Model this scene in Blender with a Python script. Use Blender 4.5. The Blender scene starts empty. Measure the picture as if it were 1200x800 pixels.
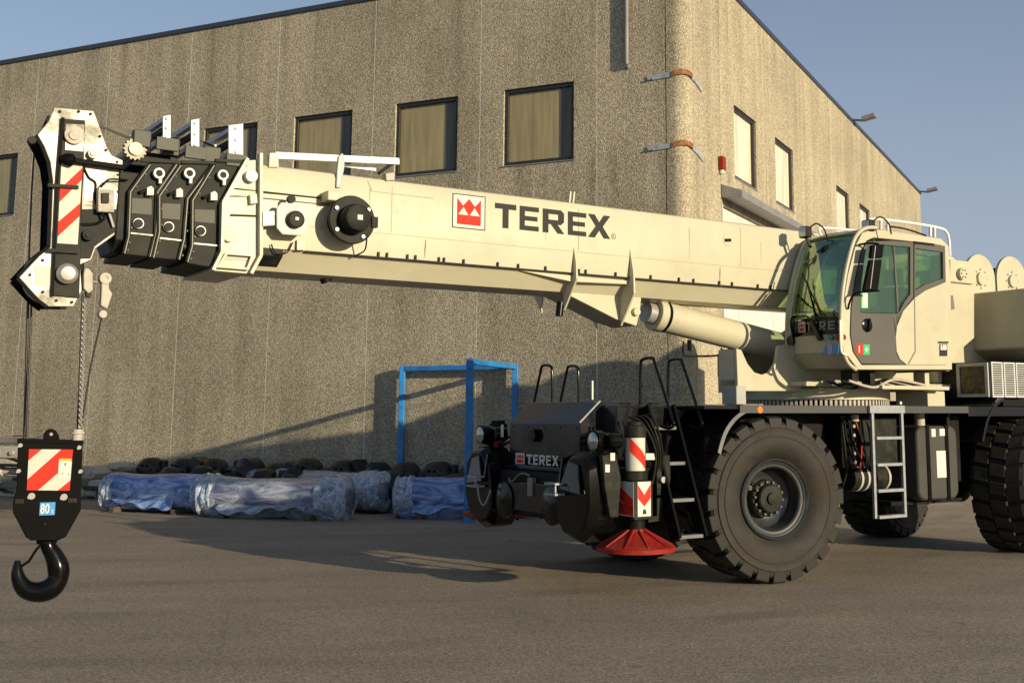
import bpy, bmesh, math, random
from mathutils import Vector, Matrix
random.seed(7)
S = bpy.context.scene
R = math.radians

# ------------------------------------------------------------------ camera
F, CX, CY, CAMH = 1358.0, 705.0, 284.0, 1.9
TH = math.atan(200 / 1358.0)
cam_d = bpy.data.cameras.new("camera")
cam = bpy.data.objects.new("camera", cam_d)
S.collection.objects.link(cam)
cam.location = (0, 0, CAMH)
cam.rotation_euler = (math.pi / 2 + TH, 0, 0)
cam_d.sensor_width = 36.0
cam_d.lens = F / 1200 * 36
cam_d.shift_x = -(CX - 600) / 1200
cam_d.shift_y = -(400 - CY) / 1200
cam_d.clip_start = 0.05
cam_d.clip_end = 3000
S.camera = cam

# ------------------------------------------------------------------ light
SUN_AZ, SUN_EL = R(49.3), R(11.6)
sdir = Vector((math.sin(SUN_AZ) * math.cos(SUN_EL), -math.cos(SUN_AZ) * math.cos(SUN_EL), math.sin(SUN_EL)))
W = bpy.data.worlds.new("World"); S.world = W; W.use_nodes = True
nt = W.node_tree; nt.nodes.clear()
sky = nt.nodes.new("ShaderNodeTexSky"); sky.sky_type = 'NISHITA'
sky.sun_disc = False; sky.sun_elevation = SUN_EL; sky.sun_rotation = math.pi - SUN_AZ
sky.air_density = 1.0; sky.dust_density = 0.8; sky.ozone_density = 2.2
bg = nt.nodes.new("ShaderNodeBackground"); bg.inputs[1].default_value = 0.11
ow = nt.nodes.new("ShaderNodeOutputWorld")
# thin even veil of high haze, a little denser towards the horizon all round
wtc = nt.nodes.new("ShaderNodeTexCoord"); wsx = nt.nodes.new("ShaderNodeSeparateXYZ"); nt.links.new(wtc.outputs["Generated"], wsx.inputs[0])
wmr = nt.nodes.new("ShaderNodeMapRange"); wmr.inputs[1].default_value = 0.0; wmr.inputs[2].default_value = 0.45; wmr.inputs[3].default_value = 0.85; wmr.inputs[4].default_value = 0.15
nt.links.new(wsx.outputs[2], wmr.inputs[0])
wmp = nt.nodes.new("ShaderNodeMapping"); wmp.inputs["Scale"].default_value = (1.0, 1.0, 5.0); nt.links.new(wtc.outputs["Generated"], wmp.inputs[0])
wno = nt.nodes.new("ShaderNodeTexNoise"); wno.inputs["Scale"].default_value = 2.2; wno.inputs["Detail"].default_value = 5; nt.links.new(wmp.outputs[0], wno.inputs["Vector"])
wad = nt.nodes.new("ShaderNodeMath"); wad.operation = 'MULTIPLY_ADD'; wad.inputs[1].default_value = 0.25; nt.links.new(wno.outputs["Fac"], wad.inputs[0]); nt.links.new(wmr.outputs[0], wad.inputs[2])
wsu = nt.nodes.new("ShaderNodeMath"); wsu.operation = 'SUBTRACT'; wsu.use_clamp = True; wsu.inputs[1].default_value = 0.125; nt.links.new(wad.outputs[0], wsu.inputs[0])
wmx = nt.nodes.new("ShaderNodeMix"); wmx.data_type = 'RGBA'; nt.links.new(wsu.outputs[0], wmx.inputs[0]); nt.links.new(sky.outputs[0], wmx.inputs[6]); wmx.inputs[7].default_value = (3.3, 3.55, 4.4, 1)
nt.links.new(wmx.outputs[2], bg.inputs[0]); nt.links.new(bg.outputs[0], ow.inputs[0])
sl = bpy.data.lights.new("sun", 'SUN'); sl.energy = 5.0; sl.angle = R(0.55); sl.color = (1.0, 0.84, 0.57)
so = bpy.data.objects.new("sun", sl); S.collection.objects.link(so)
so.rotation_euler = sdir.to_track_quat('Z', 'Y').to_euler(); so.location = (20, -20, 12)
S.view_settings.view_transform = 'Standard'; S.view_settings.look = 'None'
S.view_settings.exposure = 0.2; S.view_settings.gamma = 1.0

# ------------------------------------------------------------------ frames
ct, st = math.cos(TH), math.sin(TH)
def ray(px, py):
    x = (px - CX) / F; y = -(py - CY) / F
    return Vector((x, ct - st * y, st + ct * y))
class Frame:
    """right-handed frame on the ground; X/Y/Z give the local point seen at a photo pixel on a plane x=, y= or z=const"""
    def __init__(s, o, ang):
        s.o = Vector(o); s.ang = ang
        s.u = Vector((math.cos(ang), math.sin(ang), 0)); s.v = Vector((-s.u.y, s.u.x, 0)); s.w = Vector((0, 0, 1))
    def _p(s, px, py, n, val):
        r = ray(px, py); c = Vector((0, 0, CAMH)) - s.o
        t = (val - c.dot(n)) / r.dot(n); p = c + r * t
        return Vector((p.dot(s.u), p.dot(s.v), p.z))
    def X(s, px, py, v): return s._p(px, py, s.u, v)
    def Y(s, px, py, v): return s._p(px, py, s.v, v)
    def Z(s, px, py, v): return s._p(px, py, s.w, v)
FC = Frame((1.07, 14.75, 0), R(35))              # crane: x to the rear, y to its far side
FB = Frame((1.636, 21.828, 0), R(65.8))          # building: long lit wall along x, shaded wall along y
FW = Frame((0, 0, 0), 0)

# ------------------------------------------------------------------ materials
MATS = {}
def mk(name, base, rough=0.5, metal=0.0, coat=0.0, var=0.0, vs=3.0, bump=0.0, bs=40.0, spec=None, dirt=None, dirts=1.2, dirta=0.5, stretch=None):
    m = bpy.data.materials.new(name); m.use_nodes = True
    n = m.node_tree.nodes; l = m.node_tree.links; b = n["Principled BSDF"]
    b.inputs["Roughness"].default_value = rough; b.inputs["Metallic"].default_value = metal
    b.inputs["Coat Weight"].default_value = coat; b.inputs["Coat Roughness"].default_value = 0.08
    if spec is not None: b.inputs["Specular IOR Level"].default_value = spec
    b.inputs["Base Color"].default_value = (*base, 1)
    tc = n.new("ShaderNodeTexCoord"); mp = n.new("ShaderNodeMapping"); l.new(tc.outputs["Object"], mp.inputs[0])
    if stretch: mp.inputs["Scale"].default_value = stretch
    src = None
    if var > 0:
        no = n.new("ShaderNodeTexNoise"); no.inputs["Scale"].default_value = vs; no.inputs["Detail"].default_value = 6
        l.new(mp.outputs[0], no.inputs["Vector"])
        cr = n.new("ShaderNodeValToRGB"); l.new(no.outputs["Fac"], cr.inputs[0])
        cr.color_ramp.elements[0].position = 0.3; cr.color_ramp.elements[1].position = 0.7
        cr.color_ramp.elements[0].color = (*[c * (1 - var) for c in base], 1)
        cr.color_ramp.elements[1].color = (*[min(1, c * (1 + var)) for c in base], 1)
        src = cr.outputs[0]
    if dirt:
        d = n.new("ShaderNodeTexNoise"); d.inputs["Scale"].default_value = dirts; d.inputs["Detail"].default_value = 9; d.inputs["Roughness"].default_value = 0.65
        l.new(mp.outputs[0], d.inputs["Vector"])
        r2 = n.new("ShaderNodeValToRGB"); l.new(d.outputs["Fac"], r2.inputs[0])
        r2.color_ramp.elements[0].position = 0.48; r2.color_ramp.elements[1].position = 0.72
        r2.color_ramp.elements[0].color = (0, 0, 0, 1); r2.color_ramp.elements[1].color = (dirta,) * 3 + (1,)
        mx = n.new("ShaderNodeMix"); mx.data_type = 'RGBA'
        l.new(r2.outputs[0], mx.inputs[0])
        if src: l.new(src, mx.inputs[6])
        else: mx.inputs[6].default_value = (*base, 1)
        mx.inputs[7].default_value = (*dirt, 1); src = mx.outputs[2]
        ra = n.new("ShaderNodeMath"); ra.operation = 'MULTIPLY_ADD'; l.new(r2.outputs[0], ra.inputs[0]); ra.inputs[1].default_value = 0.4; ra.inputs[2].default_value = rough
        l.new(ra.outputs[0], b.inputs["Roughness"])
    if src: l.new(src, b.inputs["Base Color"])
    if bump > 0:
        no = n.new("ShaderNodeTexNoise"); no.inputs["Scale"].default_value = bs; no.inputs["Detail"].default_value = 5
        l.new(mp.outputs[0], no.inputs["Vector"])
        bu = n.new("ShaderNodeBump"); bu.inputs["Strength"].default_value = bump; bu.inputs["Distance"].default_value = 0.02
        l.new(no.outputs["Fac"], bu.inputs["Height"]); l.new(bu.outputs[0], b.inputs["Normal"])
    MATS[name] = m; return m

cream = mk("cream_paint", (0.49, 0.462, 0.335), 0.38, spec=0.35, var=0.06, vs=0.8, bump=0.05, bs=2.2, dirt=(0.33, 0.29, 0.19), dirts=2.6, dirta=0.32)
white = mk("white_paint", (0.8, 0.78, 0.72), 0.4, var=0.05)
blackn = mk("black_satin_paint", (0.004, 0.004, 0.004), 0.55, spec=0.06, var=0.3, vs=3)
blackp = mk("black_gloss_paint", (0.003, 0.003, 0.003), 0.16, spec=0.25, coat=0.05, var=0.3, vs=2, bump=0.03, bs=4)
darkp = mk("dark_grey_paint", (0.008, 0.009, 0.011), 0.13, spec=0.5, coat=0.0, var=0.2, vs=2, dirt=(0.018, 0.016, 0.013), dirts=2.5, dirta=0.4)
greyp = mk("grey_paint", (0.16, 0.155, 0.13), 0.4, coat=0.2, var=0.1)
silver = mk("pale_steel", (0.44, 0.42, 0.345), 0.42, metal=0.2, spec=0.3, var=0.22, vs=2.2, bump=0.12, bs=5, dirt=(0.10, 0.095, 0.075), dirts=4, dirta=0.75)
steel = mk("bright_steel", (0.34, 0.33, 0.31), 0.4, metal=0.3, var=0.1, vs=8)
alu = mk("aluminium", (0.48, 0.49, 0.48), 0.5, metal=0.2, var=0.06, vs=8)
gunm = mk("gunmetal_plate", (0.014, 0.015, 0.012), 0.55, spec=0.15, var=0.4, vs=5, bump=0.06, bs=5, dirt=(0.10, 0.09, 0.07), dirts=6, dirta=0.3)
galv = mk("galvanised_steel", (0.27, 0.29, 0.30), 0.5, metal=0.2, var=0.15, vs=12)
brass = mk("brass", (0.42, 0.33, 0.17), 0.45, metal=0.3)
rubber = mk("tyre_rubber", (0.013, 0.011, 0.0085), 0.72, var=0.3, vs=6, bump=0.25, bs=50, dirt=(0.055, 0.042, 0.028), dirts=2.4, dirta=0.7)
redp = mk("red_paint", (0.27, 0.016, 0.011), 0.5, spec=0.25, var=0.25, vs=6, dirt=(0.10, 0.05, 0.035), dirts=6, dirta=0.7)
orange = mk("orange_plastic", (0.8, 0.2, 0.02), 0.3)
blackm = mk("matt_black", (0.006, 0.006, 0.006), 0.6, spec=0.15, var=0.3, vs=8)
decal_w = mk("decal_white", (0.62, 0.61, 0.55), 0.55, spec=0.2)
decal_k = mk("decal_charcoal", (0.03, 0.03, 0.03), 0.6, spec=0.15)
decal_r = mk("decal_red", (0.62, 0.035, 0.02), 0.6, spec=0.12)
decal_b = mk("decal_blue", (0.05, 0.28, 0.62), 0.4)
decal_g = mk("decal_green", (0.03, 0.42, 0.14), 0.4)
decal_y = mk("decal_orange", (0.9, 0.4, 0.02), 0.4)
refl_w = mk("reflective_white", (0.56, 0.54, 0.46), 0.55, spec=0.2)
bluep = mk("blue_painted_steel", (0.012, 0.20, 0.56), 0.45, coat=0.1, var=0.2, vs=5, dirt=(0.10, 0.09, 0.08), dirts=7, dirta=0.5)
wood = mk("timber", (0.10, 0.07, 0.045), 0.75, var=0.3, vs=8, stretch=(1, 1, 6))
rust = mk("rusty_strap", (0.26, 0.10, 0.035), 0.75, var=0.5, vs=14)
zinc = mk("zinc_strap", (0.32, 0.36, 0.4), 0.55, var=0.25, vs=8, dirt=(0.3, 0.14, 0.06), dirts=6, dirta=0.5)
cable = mk("wire_rope", (0.055, 0.05, 0.045), 0.5, metal=0.4)
seatm = mk("seat_fabric", (0.03, 0.03, 0.032), 0.85)
hivis = mk("interior_grey", (0.12, 0.13, 0.12), 0.7)
rockin = mk("axle_black", (0.007, 0.009, 0.012), 0.3, spec=0.4, var=0.4, vs=4, dirt=(0.04, 0.037, 0.034), dirts=4, dirta=0.5)
grim = mk("rim_grey", (0.03, 0.032, 0.033), 0.18, spec=0.8, coat=0.3, var=0.2, vs=6)
casting = mk("pale_casting", (0.46, 0.43, 0.36), 0.55, spec=0.3, var=0.2, vs=5, dirt=(0.12, 0.1, 0.08), dirts=5, dirta=0.7)
frame_k = mk("window_frame_black", (0.02, 0.02, 0.02), 0.5)
capm = mk("roof_flashing", (0.05, 0.06, 0.08), 0.45, metal=0.4)
sealant = mk("joint_sealant", (0.62, 0.61, 0.55), 0.8, var=0.1)
doorw = mk("door_sheet_white", (0.62, 0.62, 0.58), 0.5, var=0.04)
canopym = mk("canopy_grey", (0.2, 0.2, 0.2), 0.5, var=0.15)

# glass for the cab
def glass(name, tint, refl=0.12, rough=0.02, dens=0.35):
    m = bpy.data.materials.new(name); m.use_nodes = True; n = m.node_tree.nodes; l = m.node_tree.links
    n.clear(); o = n.new("ShaderNodeOutputMaterial"); t = n.new("ShaderNodeBsdfTransparent"); t.inputs[0].default_value = (*tint, 1)
    g = n.new("ShaderNodeBsdfGlossy"); g.inputs["Roughness"].default_value = rough; g.inputs[0].default_value = (0.8, 0.9, 0.74, 1)
    fr = n.new("ShaderNodeLayerWeight"); fr.inputs[0].default_value = 0.25
    ma = n.new("ShaderNodeMath"); ma.operation = 'MULTIPLY_ADD'; ma.inputs[1].default_value = 0.7; ma.inputs[2].default_value = refl
    l.new(fr.outputs["Fresnel"], ma.inputs[0]); mx = n.new("ShaderNodeMixShader")
    l.new(ma.outputs[0], mx.inputs[0]); l.new(t.outputs[0], mx.inputs[1]); l.new(g.outputs[0], mx.inputs[2]); l.new(mx.outputs[0], o.inputs[0])
    return m
cabglass = glass("cab_glass_green", (0.74, 0.84, 0.70), 0.08)

# exposed-aggregate concrete
def aggregate(name, streak=0.22, tone=1.0):
    m = bpy.data.materials.new(name); m.use_nodes = True; n = m.node_tree.nodes; l = m.node_tree.links; b = n["Principled BSDF"]
    tone = 1.2
    b.inputs["Roughness"].default_value = 0.9; b.inputs["Specular IOR Level"].default_value = 0.2
    tc = n.new("ShaderNodeTexCoord")
    vo = n.new("ShaderNodeTexVoronoi"); vo.inputs["Scale"].default_value = 50; l.new(tc.outputs["Object"], vo.inputs["Vector"])
    cr = n.new("ShaderNodeValToRGB"); l.new(vo.outputs["Color"], cr.inputs[0])
    e = cr.color_ramp.elements; e[0].position = 0.1; e[0].color = (0.175 * tone, 0.155 * tone, 0.105 * tone, 1); e[1].position = 0.95; e[1].color = (0.53 * tone, 0.47 * tone, 0.335 * tone, 1)
    x = e.new(0.5); x.color = (0.31 * tone, 0.27 * tone, 0.20 * tone, 1)
    # large soft patches and vertical rain streaks
    mp = n.new("ShaderNodeMapping"); mp.inputs["Scale"].default_value = (1.6, 1.6, 0.12); l.new(tc.outputs["Object"], mp.inputs[0])
    no = n.new("ShaderNodeTexNoise"); no.inputs["Scale"].default_value = 1.3; no.inputs["Detail"].default_value = 7; l.new(mp.outputs[0], no.inputs["Vector"])
    n2 = n.new("ShaderNodeTexNoise"); n2.inputs["Scale"].default_value = 0.45; n2.inputs["Detail"].default_value = 4; l.new(tc.outputs["Object"], n2.inputs["Vector"])
    ad = n.new("ShaderNodeMath"); ad.operation = 'ADD'; l.new(no.outputs["Fac"], ad.inputs[0]); l.new(n2.outputs["Fac"], ad.inputs[1])
    mr = n.new("ShaderNodeMapRange"); mr.inputs[1].default_value = 0.75; mr.inputs[2].default_value = 1.25; mr.inputs[3].default_value = 1 - streak; mr.inputs[4].default_value = 1.12
    l.new(ad.outputs[0], mr.inputs[0])
    mu = n.new("ShaderNodeMix"); mu.data_type = 'RGBA'; mu.blend_type = 'MULTIPLY'; mu.inputs[0].default_value = 1
    l.new(cr.outputs[0], mu.inputs[6]); l.new(mr.outputs[0], mu.inputs[7])
    # dark rain runs that start under the roof edge and under the sills
    m3 = n.new("ShaderNodeMapping"); m3.inputs["Scale"].default_value = (3.2, 3.2, 0.10); l.new(tc.outputs["Object"], m3.inputs[0])
    n3 = n.new("ShaderNodeTexNoise"); n3.inputs["Scale"].default_value = 1.0; n3.inputs["Detail"].default_value = 4; l.new(m3.outputs[0], n3.inputs["Vector"])
    r3 = n.new("ShaderNodeValToRGB"); r3.color_ramp.elements[0].position = 0.52; r3.color_ramp.elements[1].position = 0.66; l.new(n3.outputs["Fac"], r3.inputs[0])
    sx = n.new("ShaderNodeSeparateXYZ"); l.new(tc.outputs["Object"], sx.inputs[0])
    g1 = n.new("ShaderNodeMapRange"); g1.inputs[1].default_value = 8.6; g1.inputs[2].default_value = 11.0; g1.inputs[3].default_value = 0.06; g1.inputs[4].default_value = 0.28; l.new(sx.outputs[2], g1.inputs[0])
    g2 = n.new("ShaderNodeMapRange"); g2.inputs[1].default_value = 4.2; g2.inputs[2].default_value = 6.9; g2.inputs[3].default_value = 0.0; g2.inputs[4].default_value = 0.22; l.new(sx.outputs[2], g2.inputs[0])
    lt = n.new("ShaderNodeMath"); lt.operation = 'LESS_THAN'; lt.inputs[1].default_value = 6.93; l.new(sx.outputs[2], lt.inputs[0])
    g3 = n.new("ShaderNodeMath"); g3.operation = 'MULTIPLY_ADD'; l.new(g2.outputs[0], g3.inputs[0]); l.new(lt.outputs[0], g3.inputs[1]); l.new(g1.outputs[0], g3.inputs[2])
    g4 = n.new("ShaderNodeMath"); g4.operation = 'MULTIPLY'; l.new(g3.outputs[0], g4.inputs[0]); l.new(r3.outputs[0], g4.inputs[1])
    m5 = n.new("ShaderNodeMix"); m5.data_type = 'RGBA'; l.new(g4.outputs[0], m5.inputs[0]); l.new(mu.outputs[2], m5.inputs[6]); m5.inputs[7].default_value = (0.06, 0.055, 0.045, 1)
    l.new(m5.outputs[2], b.inputs["Base Color"])
    bu = n.new("ShaderNodeBump"); bu.inputs["Strength"].default_value = 0.55; bu.inputs["Distance"].default_value = 0.012
    iv = n.new("ShaderNodeMath"); iv.operation = 'SUBTRACT'; iv.inputs[0].default_value = 1; l.new(vo.outputs["Distance"], iv.inputs[1])
    l.new(iv.outputs[0], bu.inputs["Height"]); l.new(bu.outputs[0], b.inputs["Normal"])
    return m
aggr = aggregate("exposed_aggregate_concrete")

# asphalt
def asphalt():
    m = bpy.data.materials.new("asphalt"); m.use_nodes = True; n = m.node_tree.nodes; l = m.node_tree.links; b = n["Principled BSDF"]
    tc = n.new("ShaderNodeTexCoord"); b.inputs["Roughness"].default_value = 0.8; b.inputs["Specular IOR Level"].default_value = 0.3
    v = n.new("ShaderNodeTexVoronoi"); v.inputs["Scale"].default_value = 70; l.new(tc.outputs["Object"], v.inputs["Vector"])
    c1 = n.new("ShaderNodeValToRGB"); l.new(v.outputs["Color"], c1.inputs[0])
    c1.color_ramp.elements[0].color = (0.145, 0.119, 0.09, 1); c1.color_ramp.elements[1].color = (0.41, 0.34, 0.255, 1)
    mp = n.new("ShaderNodeMapping"); mp.inputs["Scale"].default_value = (0.12, 1.1, 1); mp.inputs["Rotation"].default_value = (0, 0, R(-6)); l.new(tc.outputs["Object"], mp.inputs[0])
    no = n.new("ShaderNodeTexNoise"); no.inputs["Scale"].default_value = 1.2; no.inputs["Detail"].default_value = 8; no.inputs["Roughness"].default_value = 0.6; l.new(mp.outputs[0], no.inputs["Vector"])
    n2 = n.new("ShaderNodeTexNoise"); n2.inputs["Scale"].default_value = 0.5; n2.inputs["Detail"].default_value = 8; l.new(tc.outputs["Object"], n2.inputs["Vector"])
    ad = n.new("ShaderNodeMath"); ad.operation = 'ADD'; l.new(no.outputs["Fac"], ad.inputs[0]); l.new(n2.outputs["Fac"], ad.inputs[1])
    mr = n.new("ShaderNodeMapRange"); mr.inputs[1].default_value = 0.7; mr.inputs[2].default_value = 1.3; mr.inputs[3].default_value = 0.78; mr.inputs[4].default_value = 1.12
    l.new(ad.outputs[0], mr.inputs[0])
    mu = n.new("ShaderNodeMix"); mu.data_type = 'RGBA'; mu.blend_type = 'MULTIPLY'; mu.inputs[0].default_value = 1
    l.new(c1.outputs[0], mu.inputs[6]); l.new(mr.outputs[0], mu.inputs[7])
    n4 = n.new("ShaderNodeTexNoise"); n4.inputs["Scale"].default_value = 26; n4.inputs["Detail"].default_value = 9; n4.inputs["Roughness"].default_value = 0.7; l.new(tc.outputs["Object"], n4.inputs["Vector"])
    q4 = n.new("ShaderNodeMapRange"); q4.inputs[1].default_value = 0.35; q4.inputs[2].default_value = 0.65; q4.inputs[3].default_value = 0.72; q4.inputs[4].default_value = 1.22; l.new(n4.outputs["Fac"], q4.inputs[0])
    mq = n.new("ShaderNodeMix"); mq.data_type = 'RGBA'; mq.blend_type = 'MULTIPLY'; mq.inputs[0].default_value = 1; l.new(mu.outputs[2], mq.inputs[6]); l.new(q4.outputs[0], mq.inputs[7]); mu = mq
    # tyre tracks: dark curved bands, broken up by noise
    tm = n.new("ShaderNodeMapping"); tm.inputs["Location"].default_value = (9, -31, 0); l.new(tc.outputs["Object"], tm.inputs[0])
    ln = n.new("ShaderNodeVectorMath"); ln.operation = 'LENGTH'; l.new(tm.outputs[0], ln.inputs[0])
    sn = n.new("ShaderNodeMath"); sn.operation = 'SINE'; mm_ = n.new("ShaderNodeMath"); mm_.operation = 'MULTIPLY'; mm_.inputs[1].default_value = 2.9; l.new(ln.outputs["Value"], mm_.inputs[0]); l.new(mm_.outputs[0], sn.inputs[0])
    tr = n.new("ShaderNodeMapRange"); tr.inputs[1].default_value = 0.72; tr.inputs[2].default_value = 0.95; tr.inputs[3].default_value = 0; tr.inputs[4].default_value = 0.30; l.new(sn.outputs[0], tr.inputs[0])
    tn = n.new("ShaderNodeMapRange"); tn.inputs[1].default_value = 0.45; tn.inputs[2].default_value = 0.62; l.new(n2.outputs["Fac"], tn.inputs[0])
    tt = n.new("ShaderNodeMath"); tt.operation = 'MULTIPLY'; l.new(tr.outputs[0], tt.inputs[0]); l.new(tn.outputs[0], tt.inputs[1])
    mt = n.new("ShaderNodeMix"); mt.data_type = 'RGBA'; l.new(tt.outputs[0], mt.inputs[0]); l.new(mu.outputs[2], mt.inputs[6]); mt.inputs[7].default_value = (0.05, 0.043, 0.035, 1); mu = mt
    # oil stains
    n3 = n.new("ShaderNodeTexNoise"); n3.inputs["Scale"].default_value = 1.7; n3.inputs["Detail"].default_value = 3; l.new(tc.outputs["Object"], n3.inputs["Vector"])
    r3 = n.new("ShaderNodeValToRGB"); r3.color_ramp.elements[0].position = 0.68; r3.color_ramp.elements[1].position = 0.76; l.new(n3.outputs["Fac"], r3.inputs[0])
    r3.color_ramp.elements[1].color = (0.5, 0.5, 0.5, 1)
    m3 = n.new("ShaderNodeMix"); m3.data_type = 'RGBA'; l.new(r3.outputs[0], m3.inputs[0]); l.new(mu.outputs[2], m3.inputs[6]); m3.inputs[7].default_value = (0.05, 0.045, 0.04, 1)
    # hairline cracks
    vc = n.new("ShaderNodeTexVoronoi"); vc.feature = 'DISTANCE_TO_EDGE'; vc.inputs["Scale"].default_value = 0.22
    wn = n.new("ShaderNodeTexNoise"); wn.inputs["Scale"].default_value = 1.5; wn.inputs["Detail"].default_value = 6; l.new(tc.outputs["Object"], wn.inputs["Vector"])
    wm = n.new("ShaderNodeMix"); wm.data_type = 'VECTOR'; wm.inputs[0].default_value = 0.12; l.new(tc.outputs["Object"], wm.inputs[4]); l.new(wn.outputs["Color"], wm.inputs[5]); l.new(wm.outputs[1], vc.inputs["Vector"])
    rc = n.new("ShaderNodeValToRGB"); rc.color_ramp.elements[0].color = (0.9, 0.9, 0.9, 1); rc.color_ramp.elements[1].position = 0.004; rc.color_ramp.elements[1].color = (1, 1, 1, 1); l.new(vc.outputs["Distance"], rc.inputs[0])
    m4 = n.new("ShaderNodeMix"); m4.data_type = 'RGBA'; m4.blend_type = 'MULTIPLY'; m4.inputs[0].default_value = 1; l.new(m3.outputs[2], m4.inputs[6]); l.new(rc.outputs[0], m4.inputs[7])
    l.new(m4.outputs[2], b.inputs["Base Color"])
    bu = n.new("ShaderNodeBump"); bu.inputs["Strength"].default_value = 0.35; bu.inputs["Distance"].default_value = 0.004
    l.new(v.outputs["Distance"], bu.inputs["Height"]); l.new(bu.outputs[0], b.inputs["Normal"])
    return m

# crinkled plastic film
def film(name, c1, c2, sc=(1, 1, 1), bump=0.9, rough=0.25, s=7.0):
    m = bpy.data.materials.new(name); m.use_nodes = True; n = m.node_tree.nodes; l = m.node_tree.links; b = n["Principled BSDF"]
    tc = n.new("ShaderNodeTexCoord"); mp = n.new("ShaderNodeMapping"); mp.inputs["Scale"].default_value = sc; l.new(tc.outputs["Object"], mp.inputs[0])
    no = n.new("ShaderNodeTexNoise"); no.inputs["Scale"].default_value = s; no.inputs["Detail"].default_value = 6; no.inputs["Distortion"].default_value = 1.6; l.new(mp.outputs[0], no.inputs["Vector"])
    cr = n.new("ShaderNodeValToRGB"); cr.color_ramp.elements[0].position = 0.36; cr.color_ramp.elements[1].position = 0.68
    cr.color_ramp.elements[0].color = (*c1, 1); cr.color_ramp.elements[1].color = (*c2, 1)
    l.new(no.outputs["Fac"], cr.inputs[0]); l.new(cr.outputs[0], b.inputs["Base Color"])
    b.inputs["Roughness"].default_value = rough; b.inputs["Coat Weight"].default_value = 0.5
    bu = n.new("ShaderNodeBump"); bu.inputs["Strength"].default_value = bump; bu.inputs["Distance"].default_value = 0.05
    l.new(no.outputs["Fac"], bu.inputs["Height"]); l.new(bu.outputs[0], b.inputs["Normal"])
    return m
film_blue = film("blue_plastic_film", (0.03, 0.09, 0.30), (0.34, 0.47, 0.76), (1.0, 2.6, 2.6), bump=.85, s=2.2, rough=.22)
film_grey = film("hazy_plastic_film", (0.13, 0.16, 0.25), (0.46, 0.49, 0.58), (1.0, 2.6, 2.6), bump=.85, s=2.2, rough=.22)
film_clear = film("silvery_crinkled_film", (0.16, 0.24, 0.38), (0.55, 0.60, 0.66), (1, 1, 1), bump=.7, rough=0.2, s=8)

lens = mk("lamp_lens", (0.35, 0.37, 0.38), 0.1, metal=0.7, coat=1.0)
tankm = mk("tank_plastic", (0.05, 0.048, 0.043), 0.55, spec=0.3, var=0.15, bump=0.05, bs=8)
brassd = mk("cooler_fins", (0.09, 0.075, 0.05), 0.4, metal=0.6, var=0.5, vs=14)
doorg = mk("door_grey", (0.095, 0.092, 0.082), 0.5, spec=0.25, var=0.06)
greyl = mk("decal_grey", (0.22, 0.22, 0.2), 0.4)
lilac = mk("decal_lilac", (0.35, 0.36, 0.6), 0.4)
teal = mk("teal_plastic", (0.02, 0.25, 0.24), 0.35)
rib_glint = mk("painted_edge_highlight", (0.30, 0.28, 0.24), 0.4, spec=0.4)  # pale colour standing in for light caught on the rib edges
edgem = mk("deck_edge_grey", (0.06, 0.062, 0.062), 0.35, spec=0.5)
nosem = mk("nose_block_grey", (0.36, 0.36, 0.33), 0.6, spec=0.2, var=0.1)
rungm = mk("ladder_grey", (0.15, 0.155, 0.15), 0.55, spec=0.3, var=0.2)
platem = mk("olive_grey_plate", (0.06, 0.063, 0.048), 0.5, spec=0.25, var=0.12)
screen = glass("windscreen_glass", (0.76, 0.90, 0.68), 0.24)
weldm = mk("dull_cream_seam", (0.36, 0.32, 0.22), 0.6, spec=0.2, var=0.2)

# window pane with a blind behind
def pane_mat(name, base, stripe=9.0, rough=0.12, coat=1.0):
    m = bpy.data.materials.new(name); m.use_nodes = True; n = m.node_tree.nodes; l = m.node_tree.links; b = n["Principled BSDF"]
    tc = n.new("ShaderNodeTexCoord"); mp = n.new("ShaderNodeMapping"); mp.inputs["Scale"].default_value = (1, 1, 0.08); l.new(tc.outputs["Object"], mp.inputs[0])
    no = n.new("ShaderNodeTexNoise"); no.inputs["Scale"].default_value = stripe; no.inputs["Detail"].default_value = 5; l.new(mp.outputs[0], no.inputs["Vector"])
    cr = n.new("ShaderNodeValToRGB"); cr.color_ramp.elements[0].position = 0.3; cr.color_ramp.elements[1].position = 0.7
    cr.color_ramp.elements[0].color = (*[c * 0.72 for c in base], 1); cr.color_ramp.elements[1].color = (*[c * 1.2 for c in base], 1)
    l.new(no.outputs["Fac"], cr.inputs[0]); l.new(cr.outputs[0], b.inputs["Base Color"])
    b.inputs["Roughness"].default_value = 0.6; b.inputs["Coat Weight"].default_value = coat; b.inputs["Coat Roughness"].default_value = rough
    return m
pane_l = pane_mat("blind_behind_glass", (0.31, 0.255, 0.115))
pane_r = pane_mat("curtain_with_painted_sun_glow", (0.80, 0.73, 0.55), 6.0, 0.25)  # curtain plus reflected sun glow, painted into the cream base colour

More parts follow.
